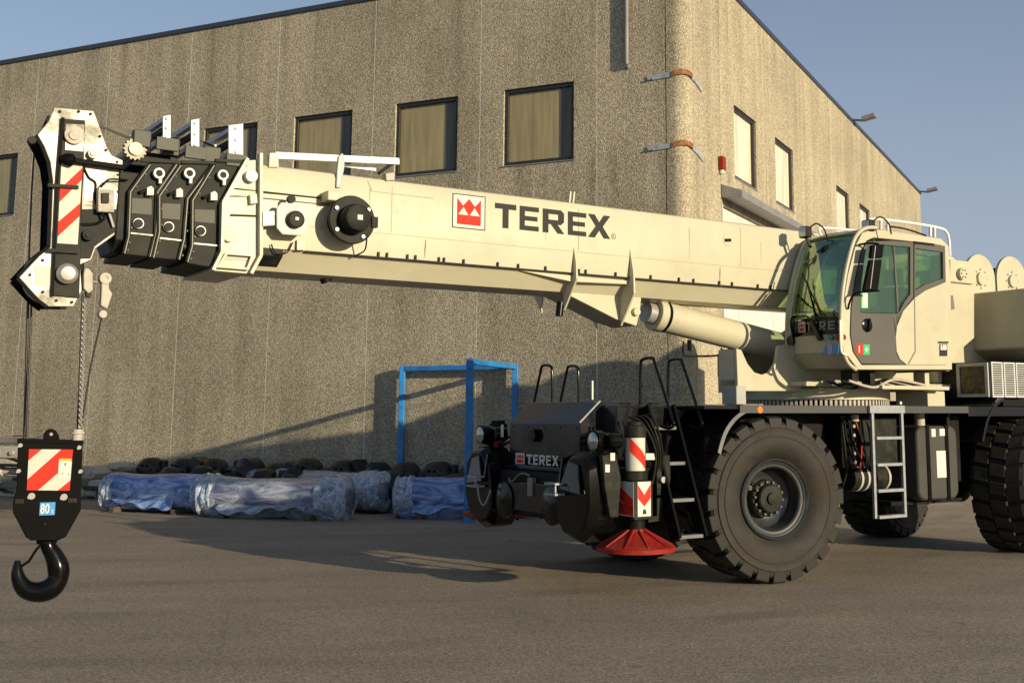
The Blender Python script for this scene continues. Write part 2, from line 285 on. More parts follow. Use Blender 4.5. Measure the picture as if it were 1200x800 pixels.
# ------------------------------------------------------------------ mesh builder
C = S.collection
class MB:
    def __init__(s): s.v = []; s.f = []
    def add(s, vs, fs):
        o = len(s.v); s.v += [tuple(v) for v in vs]; s.f += [tuple(i + o for i in f) for f in fs]; return s
    def prism(s, pts, vec):
        pts = [Vector(p) for p in pts]; vec = Vector(vec); n = len(pts)
        vs = pts + [p + vec for p in pts]
        return s.add(vs, [tuple(range(n)), tuple(range(2 * n - 1, n - 1, -1))] + [(i, (i + 1) % n, n + (i + 1) % n, n + i) for i in range(n)])
    def box(s, a, b):
        x0, y0, z0 = a; x1, y1, z1 = b
        return s.prism([(x0, y0, z0), (x1, y0, z0), (x1, y0, z1), (x0, y0, z1)], (0, y1 - y0, 0))
    def bar(s, p, q, w, h=None, up=(0, 0, 1)):
        h = h or w; p = Vector(p); q = Vector(q); d = (q - p).normalized(); up = Vector(up)
        if abs(d.dot(up)) > .98: up = Vector((0, 1, 0))
        a = d.cross(up).normalized(); b = a.cross(d).normalized()
        return s.prism([p + a * w / 2 + b * h / 2, p - a * w / 2 + b * h / 2, p - a * w / 2 - b * h / 2, p + a * w / 2 - b * h / 2], q - p)
    def cyl(s, p, q, r, r2=None, n=24):
        r2 = r if r2 is None else r2; p = Vector(p); q = Vector(q); d = (q - p).normalized()
        a = d.orthogonal().normalized(); b = d.cross(a)
        vs = []
        for c, rr in ((p, r), (q, r2)):
            vs += [c + (a * math.cos(2 * math.pi * i / n) + b * math.sin(2 * math.pi * i / n)) * rr for i in range(n)]
        return s.add(vs, [tuple(range(n)), tuple(range(2 * n - 1, n - 1, -1))] + [(i, (i + 1) % n, n + (i + 1) % n, n + i) for i in range(n)])
    def lathe(s, prof, c, ax, n=32, cap=True):
        """prof: (t, r) along axis ax from c"""
        c = Vector(c); d = Vector(ax).normalized(); a = d.orthogonal().normalized(); b = d.cross(a); m = len(prof)
        vs = [c + d * t + (a * math.cos(2 * math.pi * i / n) + b * math.sin(2 * math.pi * i / n)) * max(r, 1e-4) for t, r in prof for i in range(n)]
        fs = [(k * n + i, k * n + (i + 1) % n, (k + 1) * n + (i + 1) % n, (k + 1) * n + i) for k in range(m - 1) for i in range(n)]
        if cap: fs += [tuple(range(n)), tuple(range(m * n - 1, (m - 1) * n - 1, -1))]
        return s.add(vs, fs)
    def tube(s, pts, r, n=8, closed=False):
        pts = [Vector(p) for p in pts]; m = len(pts); vs = []; prev = None
        for i, p in enumerate(pts):
            if closed: d = (pts[(i + 1) % m] - pts[i - 1])
            else: d = pts[min(i + 1, m - 1)] - pts[max(i - 1, 0)]
            d.normalize()
            if prev is None: a = d.orthogonal().normalized()
            else: a = (prev - d * prev.dot(d)).normalized()
            prev = a; b = d.cross(a); rr = r[i] if isinstance(r, (list, tuple)) else r
            vs += [p + (a * math.cos(2 * math.pi * k / n) + b * math.sin(2 * math.pi * k / n)) * rr for k in range(n)]
        fs = [(i * n + k, i * n + (k + 1) % n, ((i + 1) % m) * n + (k + 1) % n, ((i + 1) % m) * n + k) for i in range(m if closed else m - 1) for k in range(n)]
        if not closed: fs += [tuple(range(n)), tuple(range(m * n - 1, (m - 1) * n - 1, -1))]
        return s.add(vs, fs)
    def ring(s, outer, inner, vec):
        outer = [Vector(p) for p in outer]; inner = [Vector(p) for p in inner]; vec = Vector(vec); n = len(outer)
        vs = outer + inner + [p + vec for p in outer] + [p + vec for p in inner]; fs = []
        for i in range(n):
            j = (i + 1) % n
            fs += [(i, j, n + j, n + i), (2 * n + i, 3 * n + i, 3 * n + j, 2 * n + j), (i, 2 * n + i, 2 * n + j, j), (n + i, n + j, 3 * n + j, 3 * n + i)]
        return s.add(vs, fs)
    def loft(s, A, B, capa=True, capb=True):
        n = len(A); fs = [(i, (i + 1) % n, n + (i + 1) % n, n + i) for i in range(n)]
        if capa: fs.append(tuple(range(n)))
        if capb: fs.append(tuple(range(2 * n - 1, n - 1, -1)))
        return s.add(list(A) + list(B), fs)
    def build(s, name, mat, parent=None, bevel=0.0, smooth=None, seg=2):
        me = bpy.data.meshes.new(name); me.from_pydata(s.v, [], s.f)
        bm = bmesh.new(); bm.from_mesh(me); bmesh.ops.recalc_face_normals(bm, faces=bm.faces); bm.to_mesh(me); bm.free()
        me.materials.append(mat); o = bpy.data.objects.new(name, me); C.objects.link(o); o.parent = parent
        if smooth is not None:
            me.polygons.foreach_set("use_smooth", [True] * len(me.polygons))
            try: me.set_sharp_from_angle(angle=R(smooth))
            except Exception: pass
        if bevel > 0:
            bv = o.modifiers.new("bevel", 'BEVEL'); bv.width = bevel; bv.segments = seg; bv.limit_method = 'ANGLE'; bv.angle_limit = R(35)
        return o
def smoothpath(pts, k=5):
    """Catmull-Rom through points"""
    pts = [Vector(p) for p in pts]; out = []
    for i in range(len(pts) - 1):
        p0 = pts[max(i - 1, 0)]; p1 = pts[i]; p2 = pts[i + 1]; p3 = pts[min(i + 2, len(pts) - 1)]
        for j in range(k):
            t = j / k
            out.append(0.5 * ((2 * p1) + (-p0 + p2) * t + (2 * p0 - 5 * p1 + 4 * p2 - p3) * t * t + (-p0 + 3 * p1 - 3 * p2 + p3) * t ** 3))
    out.append(pts[-1]); return out
def empty(name, fr=None, loc=None, rot=0, parent=None):
    o = bpy.data.objects.new(name, None); C.objects.link(o); o.empty_display_size = 0.3
    if fr: o.location = fr.o; o.rotation_euler = (0, 0, fr.ang)
    if loc is not None: o.location = loc; o.rotation_euler = (0, 0, rot)
    o.parent = parent; return o
def tag(o, label=None, cat=None, group=None, kind=None):
    if label: o["label"] = label
    if cat: o["category"] = cat
    if group: o["group"] = group
    if kind: o["kind"] = kind
    return o
def dup(o, loc=(0, 0, 0), rot=None, parent=None):
    c = o.copy(); C.objects.link(c); c.parent = parent if parent else o.parent
    c.location = loc
    if rot is not None: c.rotation_euler = rot
    return c
def dup_tree(o, loc=None, rot=None, parent=None):
    c = o.copy(); C.objects.link(c); c.parent = parent if parent else o.parent
    if loc is not None: c.location = loc
    if rot is not None: c.rotation_euler = rot
    for ch in list(o.children):
        dup_tree(ch, None, None, c)
    return c

# letters as polygons in a unit box
GL = {
 'T': [[(0, 1), (1, 1), (1, .78), (.64, .78), (.64, 0), (.36, 0), (.36, .78), (0, .78)]],
 'E': [[(0, 0), (0, 1), (1, 1), (1, .8), (.27, .8), (.27, .6), (.93, .6), (.93, .41), (.27, .41), (.27, .2), (1, .2), (1, 0)]],
 'R': [[(0, 0), (0, 1), (.27, 1), (.27, 0)], [(.27, .8), (.27, 1), (.85, 1), (.72, .8)], [(.27, .37), (.27, .56), (.72, .56), (.85, .37)],
       [(.85, 1), (1, .87), (1, .5), (.85, .37), (.72, .56), (.72, .8)], [(.38, .37), (.7, 0), (1.02, 0), (.7, .37)]],
 'X': [[(0, 1), (.3, 1), (.5, .68), (.7, 1), (1, 1), (.66, .5), (1, 0), (.7, 0), (.5, .32), (.3, 0), (0, 0), (.34, .5)]],
}
def glyph(ch, p0, ex, ez, nrm, parent, mat, name="letter", t=0.003):
    m = MB()
    for poly in GL[ch]:
        m.prism([Vector(p0) + Vector(ex) * a + Vector(ez) * b for a, b in poly], Vector(nrm) * t)
    return m.build(name, mat, parent)
def text(body, p0, ex, ez, nrm, parent, mat, name, t=0.002, off=0.0):
    """flat lettering laid on a surface; ex/ez are the advance and up vectors for one text unit"""
    cu = bpy.data.curves.new("tmp", 'FONT'); cu.body = body; cu.size = 1.0; cu.resolution_u = 2; cu.offset = off
    o = bpy.data.objects.new("tmp", cu); C.objects.link(o)
    dg = bpy.context.evaluated_depsgraph_get(); me = bpy.data.meshes.new_from_object(o.evaluated_get(dg))
    bpy.data.objects.remove(o)
    for v in me.vertices: v.co = Vector(p0) + Vector(ex) * v.co.x + Vector(ez) * v.co.y + Vector(nrm) * t
    me.name = name; me.materials.clear(); me.materials.append(mat)
    ob = bpy.data.objects.new(name, me); C.objects.link(ob); ob.parent = parent; return ob
def crown(p0, ex, ez, nrm, parent, frame=True):
    p0, ex, ez, nrm = map(Vector, (p0, ex, ez, nrm)); P = lambda a, b, k=0: p0 + ex * a + ez * b + nrm * k
    MB().prism([P(0, 0, .001), P(1, 0, .001), P(1, 1, .001), P(0, 1, .001)], nrm * .001).build("emblem_border", decal_k, parent)
    MB().prism([P(.03, .03, .002), P(.97, .03, .002), P(.97, .97, .002), P(.03, .97, .002)], nrm * .001).build("emblem_ground", decal_w, parent)
    q = lambda a, b, k=.003: P(.14 + .72 * a, .12 + .76 * b, k)
    m = MB(); m.prism([q(*c) for c in [(0, 1), (.25, .72), (.5, 1), (.75, .72), (1, 1), (1, 0), (0, 0)]], nrm * .001); m.build("emblem_crown", decal_r, parent)
    m = MB()
    for tri in ([(.05, .37), (.27, .66), (.47, .37)], [(.53, .37), (.73, .66), (.95, .37)]): m.prism([q(*c, .004) for c in tri], nrm * .001)
    m.build("emblem_notch", decal_w, parent)
def stripes(p0, ex, ez, nrm, parent, bands, name="hazard_sticker"):
    """white reflective sheet with red bands given as polygons in unit coords"""
    p0, ex, ez, nrm = map(Vector, (p0, ex, ez, nrm)); P = lambda a, b, k=0: p0 + ex * a + ez * b + nrm * k
    base = MB().prism([P(0, 0), P(1, 0), P(1, 1), P(0, 1)], nrm * .002).build(name, refl_w, parent)
    m = MB()
    for b in bands: m.prism([P(*c, .0025) for c in b], nrm * .0015)
    m.build("red_stripe", decal_r, base if parent.parent is None else parent)
    return base

# ================================================================== GROUND
gm = MB().add([(-400, -60, 0), (400, -60, 0), (400, 900, 0), (-400, 900, 0)], [(0, 1, 2, 3)]).build("ground", asphalt())
tag(gm, "brown grey asphalt yard under the crane", kind="structure")

# ================================================================== BUILDING
B = empty("industrial_building", FB)
tag(B, "two storey hall of speckled concrete panels with rounded corner behind the crane", "building")
HT = 11.03
def rect(axis, a0, a1, z0, z1, d=0.0):
    return [(d, a0, z0), (d, a1, z0), (d, a1, z1), (d, a0, z1)] if axis == 'x' else [(a0, d, z0), (a1, d, z0), (a1, d, z1), (a0, d, z1)]
def vec(axis, t): return (t, 0, 0) if axis == 'x' else (0, t, 0)
def panel(axis, a0, a1, win=None, z0=0.0, z1=HT):
    g = 0.011
    if win:
        w0, w1 = win
        o = MB().ring(rect(axis, a0 + g, a1 - g, z0, z1), rect(axis, w0, w1, 6.95, 8.57), vec(axis, .16)).build("concrete_panel", aggr, B)
        f = MB().ring(rect(axis, w0 + .002, w1 - .002, 6.952, 8.568, .045), rect(axis, w0 + .08, w1 - .08, 7.03, 8.49, .045), vec(axis, .09)).build("window_frame", frame_k, B, bevel=.008)
        pm = pane_l if axis == 'x' else pane_r
        MB().prism(rect(axis, w0 + .07, w1 - .07, 7.02, 8.50, .11), vec(axis, .02)).build("pane", pm, f)
        if axis == 'x':   # folded back edge of the blind, and a sill drip
            MB().prism(rect(axis, w0 + .085, w0 + .36, 7.035, 8.485, .100), vec(axis, .008)).build("blind_edge", pane_d, f)
        MB().prism([(p[0] + (-.02 if axis == 'x' else 0), p[1] + (-.02 if axis == 'y' else 0), p[2]) for p in rect(axis, w0 - .02, w1 + .02, 6.925, 6.948, 0)], vec(axis, .12)).build("window_sill", canopym, B)
    else:
        o = MB().prism(rect(axis, a0 + g, a1 - g, z0, z1), vec(axis, .16)).build("concrete_panel", aggr, B)
    return o
pane_d = pane_mat("blind_edge_grey", (0.10, 0.105, 0.08), coat=.15)
J = [.42, 1.89, 4.59, 7.30, 9.97, 12.64, 15.3, 17.82, 20.5, 23.2, 25.9, 28.6]
WL = {1: (2.41, 4.03), 2: (5.14, 6.72), 3: (7.86, 9.47), 4: (10.52, 12.13), 7: (18.36, 19.98), 8: (21.05, 22.67)}
for i in range(len(J) - 1): panel('x', J[i], J[i + 1], WL.get(i))
JR = [.42, 2.07, 5.5, 8.8, 12.1, 15.4, 18.6, 21.8, 25.2, 28.8]
WR = {1: (3.05, 4.70), 2: (6.33, 8.0), 4: (12.9, 14.6), 5: (16.2, 17.8)}
for i in range(len(JR) - 1): panel('y', JR[i], JR[i + 1], WR.get(i), z0=(6.2 if i in (1, 2) else 0))
# rounded corner piece
RC = .27
arc = [(0, .409)] + [(RC - RC * math.cos(a), RC - RC * math.sin(a)) for a in [math.pi / 2 * k / 12 for k in range(13)]] + [(.42, 0)]
arci = [(.42, .16)] + [(RC - (RC - .16) * math.cos(a), RC - (RC - .16) * math.sin(a)) for a in [math.pi / 2 * k / 12 for k in range(12, -1, -1)]] + [(.16, .409)]
MB().prism([(x, y, 0) for x, y in arc + arci], (0, 0, HT)).build("rounded_corner", aggr, B, smooth=40)
# sealant backing behind the joints, and the inner shell
MB().prism(rect('x', .44, 28.6, 0.01, HT - .02, .012), (.02, 0, 0)).build("joint_sealant", sealant, B).hide_render = False
bpy.data.objects.remove([o for o in B.children if o.name.startswith("joint_sealant")][0])
for y in J[1:-1]: MB().box((.003, y - .0109, 0), (.03, y + .0109, HT - .01)).build("joint_sealant", sealant, B)
MB().box((.03, .42 - .011, 0), (.05, .42 + .011, HT - .01)).build("joint_sealant", blackm, B)
for x in JR[1:-1]: MB().box((x - .02, .014, 6.3 if x in (5.5,) else 0), (x + .02, .03, HT - .01)).build("joint_sealant", canopym, B)
m = MB(); m.box((.2, .2, .0), (28.7, 28.5, HT - .25)); m.build("inner_shell", blackm, B)
# roof flashing
m = MB(); m.box((-.04, .42, HT + .002), (.25, 28.62, HT + .11)); m.box((.42, -.04, HT + .002), (28.84, .25, HT + .11))
m.prism([(x - .0, y - .0, HT + .002) for x, y in [(-.04, .42)] + [(RC - (RC + .04) * math.cos(a), RC - (RC + .04) * math.sin(a)) for a in [math.pi / 2 * k / 12 for k in range(13)]] + [(.42, -.04), (.42, .25), (.25, .42)]], (0, 0, .108))
m.build("roof_flashing", capm, B)
MB().box((.25, .25, HT - .2), (28.8, 28.5, HT + .02)).build("roof", capm, B)
# corner straps
for z, dz in ((8.40, .03), (6.98, .03)):
    off = .014
    def band(pts, name, mat, h=.10, t=.012):
        m = MB(); n = len(pts)
        for i in range(n - 1):
            (x0, y0, z0), (x1, y1, z1) = pts[i], pts[i + 1]
            d = Vector((x1 - x0, y1 - y0, 0)).normalized(); nn = Vector((d.y, -d.x, 0)) * t
            if nn.dot(Vector((1, 1, 0))) > 0: nn = -nn
            m.prism([(x0, y0, z0), (x1, y1, z1), (x1, y1, z1 + h), (x0, y0, z0 + h)], nn)
        return m.build(name, mat, B)
    band([(-off, .80, z - .03), (-off, RC, z)], "strap", zinc)
    band([(RC - (RC + off + .02) * math.cos(a), RC - (RC + off + .02) * math.sin(a), z + dz * math.sin(2 * a) * 1.5) for a in [math.pi / 2 * k / 10 for k in range(11)]], "rusty_strap", rust)
    band([(RC, -off, z), (.55, -off, z - .03), (.90, -off, z - .12)], "strap", zinc)
    m = MB()
    for y in (.76, .68): m.cyl((-off - .01, y, z), (-off - .04, y, z), .02, n=8)
    tag(m.build("strap_bolt", zinc, B), kind="stuff")
# alarm box, downpipe stub, floodlights
p = FB.Y(843, 192, 0)
m = MB().box((p.x - .10, -.12, 6.90), (p.x + .10, -.002, 7.18)); m.build("alarm_box", redp, B, bevel=.02)
MB().cyl((p.x, -.05, 6.90), (p.x, -.05, 6.82), .05, n=12).build("alarm_sounder", decal_w, B)
m = MB().cyl((-.07, 1.22, 8.75), (-.07, 1.22, HT), .045, n=10).cyl((-.07, 1.22, 8.75), (.02, 1.22, 8.70), .045, n=10)
m.build("overflow_pipe", canopym, B, smooth=40)
for x in (15.55, 28.75):
    m = MB().bar((x, .0, HT + .12), (x, -.35, HT + .06), .06); m.build("floodlight_arm", canopym, B)
    MB().prism([(x - .16, -.30, HT + .17), (x - .16, -.72, HT + .25), (x - .16, -.74, HT + .13), (x - .16, -.32, HT + .05)], (.32, 0, 0)).build("floodlight", canopym, B, bevel=.02)
# sheet-metal gate under a canopy
q = FB.X(870, 232, 2.07)
m = MB().prism([(2.07, -.003, 6.62), (2.07, q.y, 6.46), (2.07, q.y, 6.30), (2.07, -.003, 6.34)], (6.7, 0, 0)); m.build("canopy", canopym, B, bevel=.01)
for i in range(5):
    x0 = 2.12 + i * 1.34
    MB().box((x0 + .012, .09, 0.02), (x0 + 1.328, .14, 6.19)).build("gate_leaf", doorw, B, bevel=.006)
MB().box((2.075, .10, 0), (8.79, .22, 6.195)).build("gate_backing", blackm, B)
MB().box((2.072, -.03, 0), (2.118, .16, 6.2)).build("gate_jamb", doorw, B)
p = FB.X(735, 60, 0)

# ================================================================== BLUE RACK FRAME
zt = 2.87
def wpt(v): return FB.o + FB.u * v.x + FB.v * v.y + Vector((0, 0, v.z))
pa = wpt(FB.X(472, 430, -.157)); pc = wpt(FB.X(604, 425, -.171)); pb = wpt(FB.X(551, 420, -2.49))
pa.z = pb.z = pc.z = zt
pd = pa + pc - pb
rk = empty("blue_steel_frame", loc=(pb.x, pb.y, 0)); tag(rk, "open blue painted steel rack frame standing against the shaded wall", "rack frame")
o0 = Vector((pb.x, pb.y, 0))
for p_, w in ((pa, .12), (pb, .13), (pc, .12)):
    MB().box((p_.x - o0.x - w / 2, p_.y - o0.y - w / 2, 0), (p_.x - o0.x + w / 2, p_.y - o0.y + w / 2, zt)).build("post", bluep, rk, bevel=.012)
for a_, b_ in ((pa, pc), (pb, pc)):
    d = (b_ - a_).normalized() * .07
    MB().bar(a_ - o0 + d - Vector((0, 0, .055)), b_ - o0 - d - Vector((0, 0, .055)), .10).build("top_rail", bluep, rk, bevel=.01)
    MB().box((a_.x - o0.x - .12, a_.y - o0.y - .12, .0), (a_.x - o0.x + .12, a_.y - o0.y + .12, .018)).build("foot_plate", bluep, rk)

# ================================================================== WRAPPED CYLINDERS ON THE GROUND
def wrapped(name, label, P0, P1, r0, r1, mat, ends, lift=.36, seed=1, sag=.0):
    """P0,P1 photo pixels of the ground under both ends"""
    a = FW.Z(*P0, 0); b = FW.Z(*P1, 0); root = empty(name, loc=(a.x, a.y, 0), rot=math.atan2(b.y - a.y, b.x - a.x)); tag(root, label, "wrapped cylinder", "plastic wrapped cylinders lying by the wall")
    a3 = Vector((0, 0, lift)); b3 = Vector(((b - a).length, 0, lift)); L = (b3 - a3).length; d = (b3 - a3).normalized()
    rnd = random.Random(seed); n = 28; m = max(14, int(L / .09)); side = Vector((-d.y, d.x, 0)); up = Vector((0, 0, 1)); vs = []
    ph = [rnd.uniform(0, 6.28) for _ in range(8)]
    for i in range(m + 1):
        t = i / m; c = a3.lerp(b3, t); rr = r0 + (r1 - r0) * t
        if i == 0 or i == m: rr *= .55
        elif i == 1 or i == m - 1: rr *= .9
        for k in range(n):
            A = 2 * math.pi * k / n
            w = 1 + .05 * math.sin(3 * A + ph[0] + 3 * t) + .035 * math.sin(6 * A + ph[1] - 2.2 * t * L) + .03 * math.sin(11 * A + ph[2] + 3 * t) + .03 * math.sin(2 * A + ph[4] + 4 * t * L) + rnd.uniform(-.008, .008)
            sg = 1.0 + (sag * (.5 + .5 * math.sin(t * 9 + ph[3])) if math.sin(A) < -.3 else 0)
            vs.append(c + (side * math.cos(A) + up * math.sin(A) * sg) * rr * w)
    fs = [(i * n + k, i * n + (k + 1) % n, (i + 1) * n + (k + 1) % n, (i + 1) * n + k) for i in range(m) for k in range(n)]
    fs += [tuple(range(n)), tuple(range((m + 1) * n - 1, m * n - 1, -1))]
    MB().add(vs, fs).build("plastic_wrap", mat, root, smooth=60)
    for e0, e1, rs in ends:
        mm = MB(); k2 = 9; vs = []
        for i in range(k2 + 1):
            t = e0 + (e1 - e0) * i / k2; c = a3 + d * (t * L); rr = (r0 + (r1 - r0) * t) * rs * (1 + .05 * math.sin(i * 2.1 + seed) + (-.25 if i in (0, k2) else 0))
            for k in range(n):
                A = 2 * math.pi * k / n
                vs.append(c + (side * math.cos(A) + up * math.sin(A)) * rr * (1 + .04 * math.sin(5 * A + i) + rnd.uniform(-.03, .03)))
        fs = [(i * n + k, i * n + (k + 1) % n, (i + 1) * n + (k + 1) % n, (i + 1) * n + k) for i in range(k2) for k in range(n)] + [tuple(range(n)), tuple(range((k2 + 1) * n - 1, k2 * n - 1, -1))]
        mm.add(vs, fs).build("film_binding", film_clear, root, smooth=60)
    sk = MB(); N_ = 40; r2_ = random.Random(seed + 50); xs = [L * (.15 + .62 * i / N_) for i in range(N_ + 1)]; rows = 6; vv = []
    for j in range(rows + 1):
        f = j / rows
        for i, x in enumerate(xs):
            fold = .05 * math.sin(x * 9 + seed) + .03 * math.sin(x * 21 + j * .8)
            A = R(-150 + 0 * f); yv = -r0 * 1.0 * math.cos(R(20)) - .02 - .10 * f * (1 + fold * 6) + fold * f
            zv = lift - .10 - f * (.11 + .06 * math.sin(x * 3.1 + seed) + .04 * math.sin(x * 11))
            vv.append((x, yv, max(.02, zv)))
    sk.add(vv, [(j * (N_ + 1) + i, j * (N_ + 1) + i + 1, (j + 1) * (N_ + 1) + i + 1, (j + 1) * (N_ + 1) + i) for j in range(rows) for i in range(N_)])
    so2 = sk.build("loose_film_edge", mat, root, smooth=50); m2 = so2.modifiers.new("thick", 'SOLIDIFY'); m2.thickness = .004
    for t in (.2, .8):
        c = a3 + d * (t * L); MB().bar(Vector((c.x, c.y, .05)) - side * .45, Vector((c.x, c.y, .05)) + side * .45, .12, .1).build("timber_bearer", wood, root)
    return root
wrapped("wrapped_cylinder", "bright blue film wrapped cylinder, leftmost, ending beside the pale castings", (128, 597), (247, 602), .35, .35, film_blue, [(0.0, .12, 1.04), (.90, 1.03, 1.10)], seed=3)
wrapped("wrapped_cylinder", "grey hazy wrapped cylinder lying in front with its silvery end nearest the camera", (243, 604), (410, 609), .35, .35, film_grey, [(-.02, .10, 1.06), (.80, 1.0, 1.1)], seed=5, sag=.5)
wrapped("wrapped_cylinder", "lilac grey wrapped cylinder lying behind the front grey one", (290, 590), (450, 602), .32, .34, film_grey, [(.82, 1.0, 1.1)], seed=9, lift=.42)
wrapped("wrapped_cylinder", "deep blue wrapped cylinder lying nearest the crane bumper", (462, 606), (627, 606), .36, .34, film_blue, [(0.0, .16, 1.06)], seed=13, sag=.5)

# ================================================================== BLACK AXLE HOUSINGS IN A ROW BY THE WALL
def axle(kind, seed):
    rnd = random.Random(seed); r = empty("axle_housing", loc=(0, 0, 0)); rr = .30 + rnd.uniform(-.03, .03)
    MB().lathe([(-.32, .10), (-.30, rr * .8), (-.2, rr), (.1, rr), (.16, rr * .72), (.3, rr * .6), (.34, .12)], (0, 0, .42), (0, 1, 0), n=26).build("hub_drum", rockin, r, smooth=35)
    m = MB()
    for k in range(10):
        a = 2 * math.pi * k / 10; m.cyl((math.cos(a) * rr * .62, -.31, .42 + math.sin(a) * rr * .62), (math.cos(a) * rr * .62, -.355, .42 + math.sin(a) * rr * .62), .022, n=6)
    tag(m.build("flange_bolt", rockin, r), kind="stuff")
    m = MB()
    if kind == 0: m.box((.22, -.18, .30), (.72, .2, .56)); m.cyl((.3, 0, .56), (.3, 0, .70), .09, n=14)
    elif kind == 1: m.prism([(.2, -.2, .24), (.75, -.2, .32), (.68, -.2, .66), (.42, -.2, .74), (.2, -.2, .5)], (0, .36, 0))
    else: m.lathe([(.2, .12), (.35, .17), (.6, .17), (.64, .1), (.8, .1)], (0, 0, .44), (1, 0, 0), n=16)
    m.build("axle_tube", rockin, r, bevel=.02, smooth=35)
    MB().box((-.2, -.25, 0), (.2, .25, .12)).build("timber_bearer", wood, r)
    return r
protos = [axle(k, 20 + k) for k in range(3)]
desc = ["black axle housing on timber directly behind the {}", "black drum and gearbox end lying behind the {}"]
pos = [178, 218, 252, 290, 326, 362, 404, 440, 478, 516, 552, 588]
names = ["middle of the bright blue wrap", "right end of the bright blue wrap", "silvery binding of the two front wraps", "left half of the grey wrap", "start of the lilac wrap", "middle of the grey wrap",
         "silvery end of the grey wrap", "silvery end of the lilac wrap", "gap left of the deep blue wrap", "left end of the deep blue wrap", "middle of the deep blue wrap", "far outrigger of the crane"]
for i, px in enumerate(pos):
    a = FW.Z(px, 592 - (px - 180) * .0 , 0)
    # stand 0.9 m off the wall
    loc_b = FB.X(px, 560, -.75); w = wpt(Vector((loc_b.x, loc_b.y, 0)))
    k = i % 3
    o = protos[k] if i < 3 else dup_tree(protos[k])
    o.location = (w.x, w.y, 0); o.rotation_euler = (0, 0, FB.ang - math.pi / 2 + R(random.Random(i).uniform(-14, 14)) + (math.pi if i % 4 == 3 else 0))
    s_ = 1.04 if i % 2 else .97; o.scale = (s_, s_, 1.28 * s_ + random.Random(i + 40).uniform(-.04, .06))
    tag(o, ("black axle housing with round drum end behind the " if k != 1 else "black gearbox housing with sloping cover behind the ") + names[i], "axle housing", "black axle housings in a row along the wall")

for i, px in enumerate([150, 199, 236, 272, 309, 345, 384, 423, 460, 498, 534, 570]):
    loc_b = FB.X(px, 560, -1.25); w = wpt(Vector((loc_b.x, loc_b.y, 0))); o = dup_tree(protos[(i + 1) % 3]); o.location = (w.x, w.y, 0)
    o.rotation_euler = (0, 0, FB.ang + math.pi / 2 * (i % 2) + R(random.Random(i + 90).uniform(-20, 20))); o.scale = (.9, .9, .98 + .05 * (i % 3))
    tag(o, "lower black axle housing in the front row, below " + ["dark steel cover", "first two drums from the left", "second drum", "third gearbox", "fourth drum", "gap above the grey wrap", "middle of the grey wrap", "silvery end of the lilac wrap", "gap between the wraps", "silvery end of the deep blue wrap", "deep blue wrap", "far outrigger pod"][i], "axle housing", "lower black axle housings in front of the wall row")

# ================================================================== PALE CASTINGS AND TRACK PARTS ON THE LEFT
def casting_stack(px, py, label, seed, n, name="steel_casting", wide=1.0):
    a = FW.Z(px, py, 0); rnd = random.Random(seed); r = empty(name, loc=(a.x, a.y, 0), rot=R(-24 + rnd.uniform(-8, 8))); tag(r, label, "steel part"); z = 0.0
    for k in range(n):
        w = wide * rnd.uniform(.6, 1.05); h = rnd.uniform(.16, .34); x0 = rnd.uniform(-.25, .25) * wide; mt = (casting, rockin, casting, greyp)[(k + seed) % 4]
        kind = (k + seed) % 3; m = MB()
        if kind == 0:
            m.prism([(x0 - w / 2, -.3, z + .02), (x0 + w / 2 - .1, -.3, z + .02), (x0 + w / 2, -.3, z + h * .5), (x0 + w / 2 - .16, -.3, z + h), (x0 - w / 2 + .2, -.3, z + h), (x0 - w / 2, -.3, z + h * .6)], (0, .5, 0)); m.build("casting_body", mt, r, bevel=.03)
            for j in range(3): MB().cyl((x0 - w * .3 + j * w * .3, -.31, z + h * .5), (x0 - w * .3 + j * w * .3, -.36, z + h * .5), .05, n=14).build("boss", casting, r, smooth=35)
        elif kind == 1:
            m.lathe([(0, .05), (.03, h * .5), (w * .4, h * .42), (w * .42, h * .3), (w * .9, h * .34), (w * .93, h * .5), (w, h * .5), (w * 1.02, .05)], (x0 - w / 2, -.1, z + h / 2), (1, .15, 0), n=20); m.build("shaft_housing", mt, r, smooth=35)
        else:
            m.box((x0 - w / 2, -.28, z), (x0 + w / 2, .2, z + h * .35)); m.build("flat_plate", mt, r, bevel=.015)
            MB().prism([(x0 - w * .3, -.25, z + h * .35), (x0 + w * .35, -.25, z + h * .35), (x0 + w * .15, -.25, z + h), (x0 - w * .2, -.25, z + h * .9)], (0, .3, 0)).build("bracket_web", casting, r, bevel=.01)
        z += h * .92
    return r
casting_stack(4, 580, "stack of pale machined steel castings at the left edge behind the hook block", 2, 6, wide=1.9)
casting_stack(52, 582, "low stack of castings hidden mostly behind the hook block", 3, 5, wide=1.3)
casting_stack(112, 584, "small pile of pale castings between the hook block and the bright blue wrap", 4, 3, wide=.9)
a = FW.Z(140, 583, 0); r = empty("dark_casting", loc=(a.x, a.y, 0), rot=R(-24)); tag(r, "flat dark steel cover lying behind the start of the bright blue wrap", "steel part")
MB().prism([(-.75, -.25, .0), (.8, -.25, .0), (.66, -.25, .70), (-.7, -.25, .72)], (0, .5, 0)).build("cover_plate", greyp, r, bevel=.03)
MB().lathe([(0, .3), (.12, .28), (.16, .1)], (0, 0, .66), (0, 0, 1), n=24).build("cover_dome", casting, r, smooth=35)

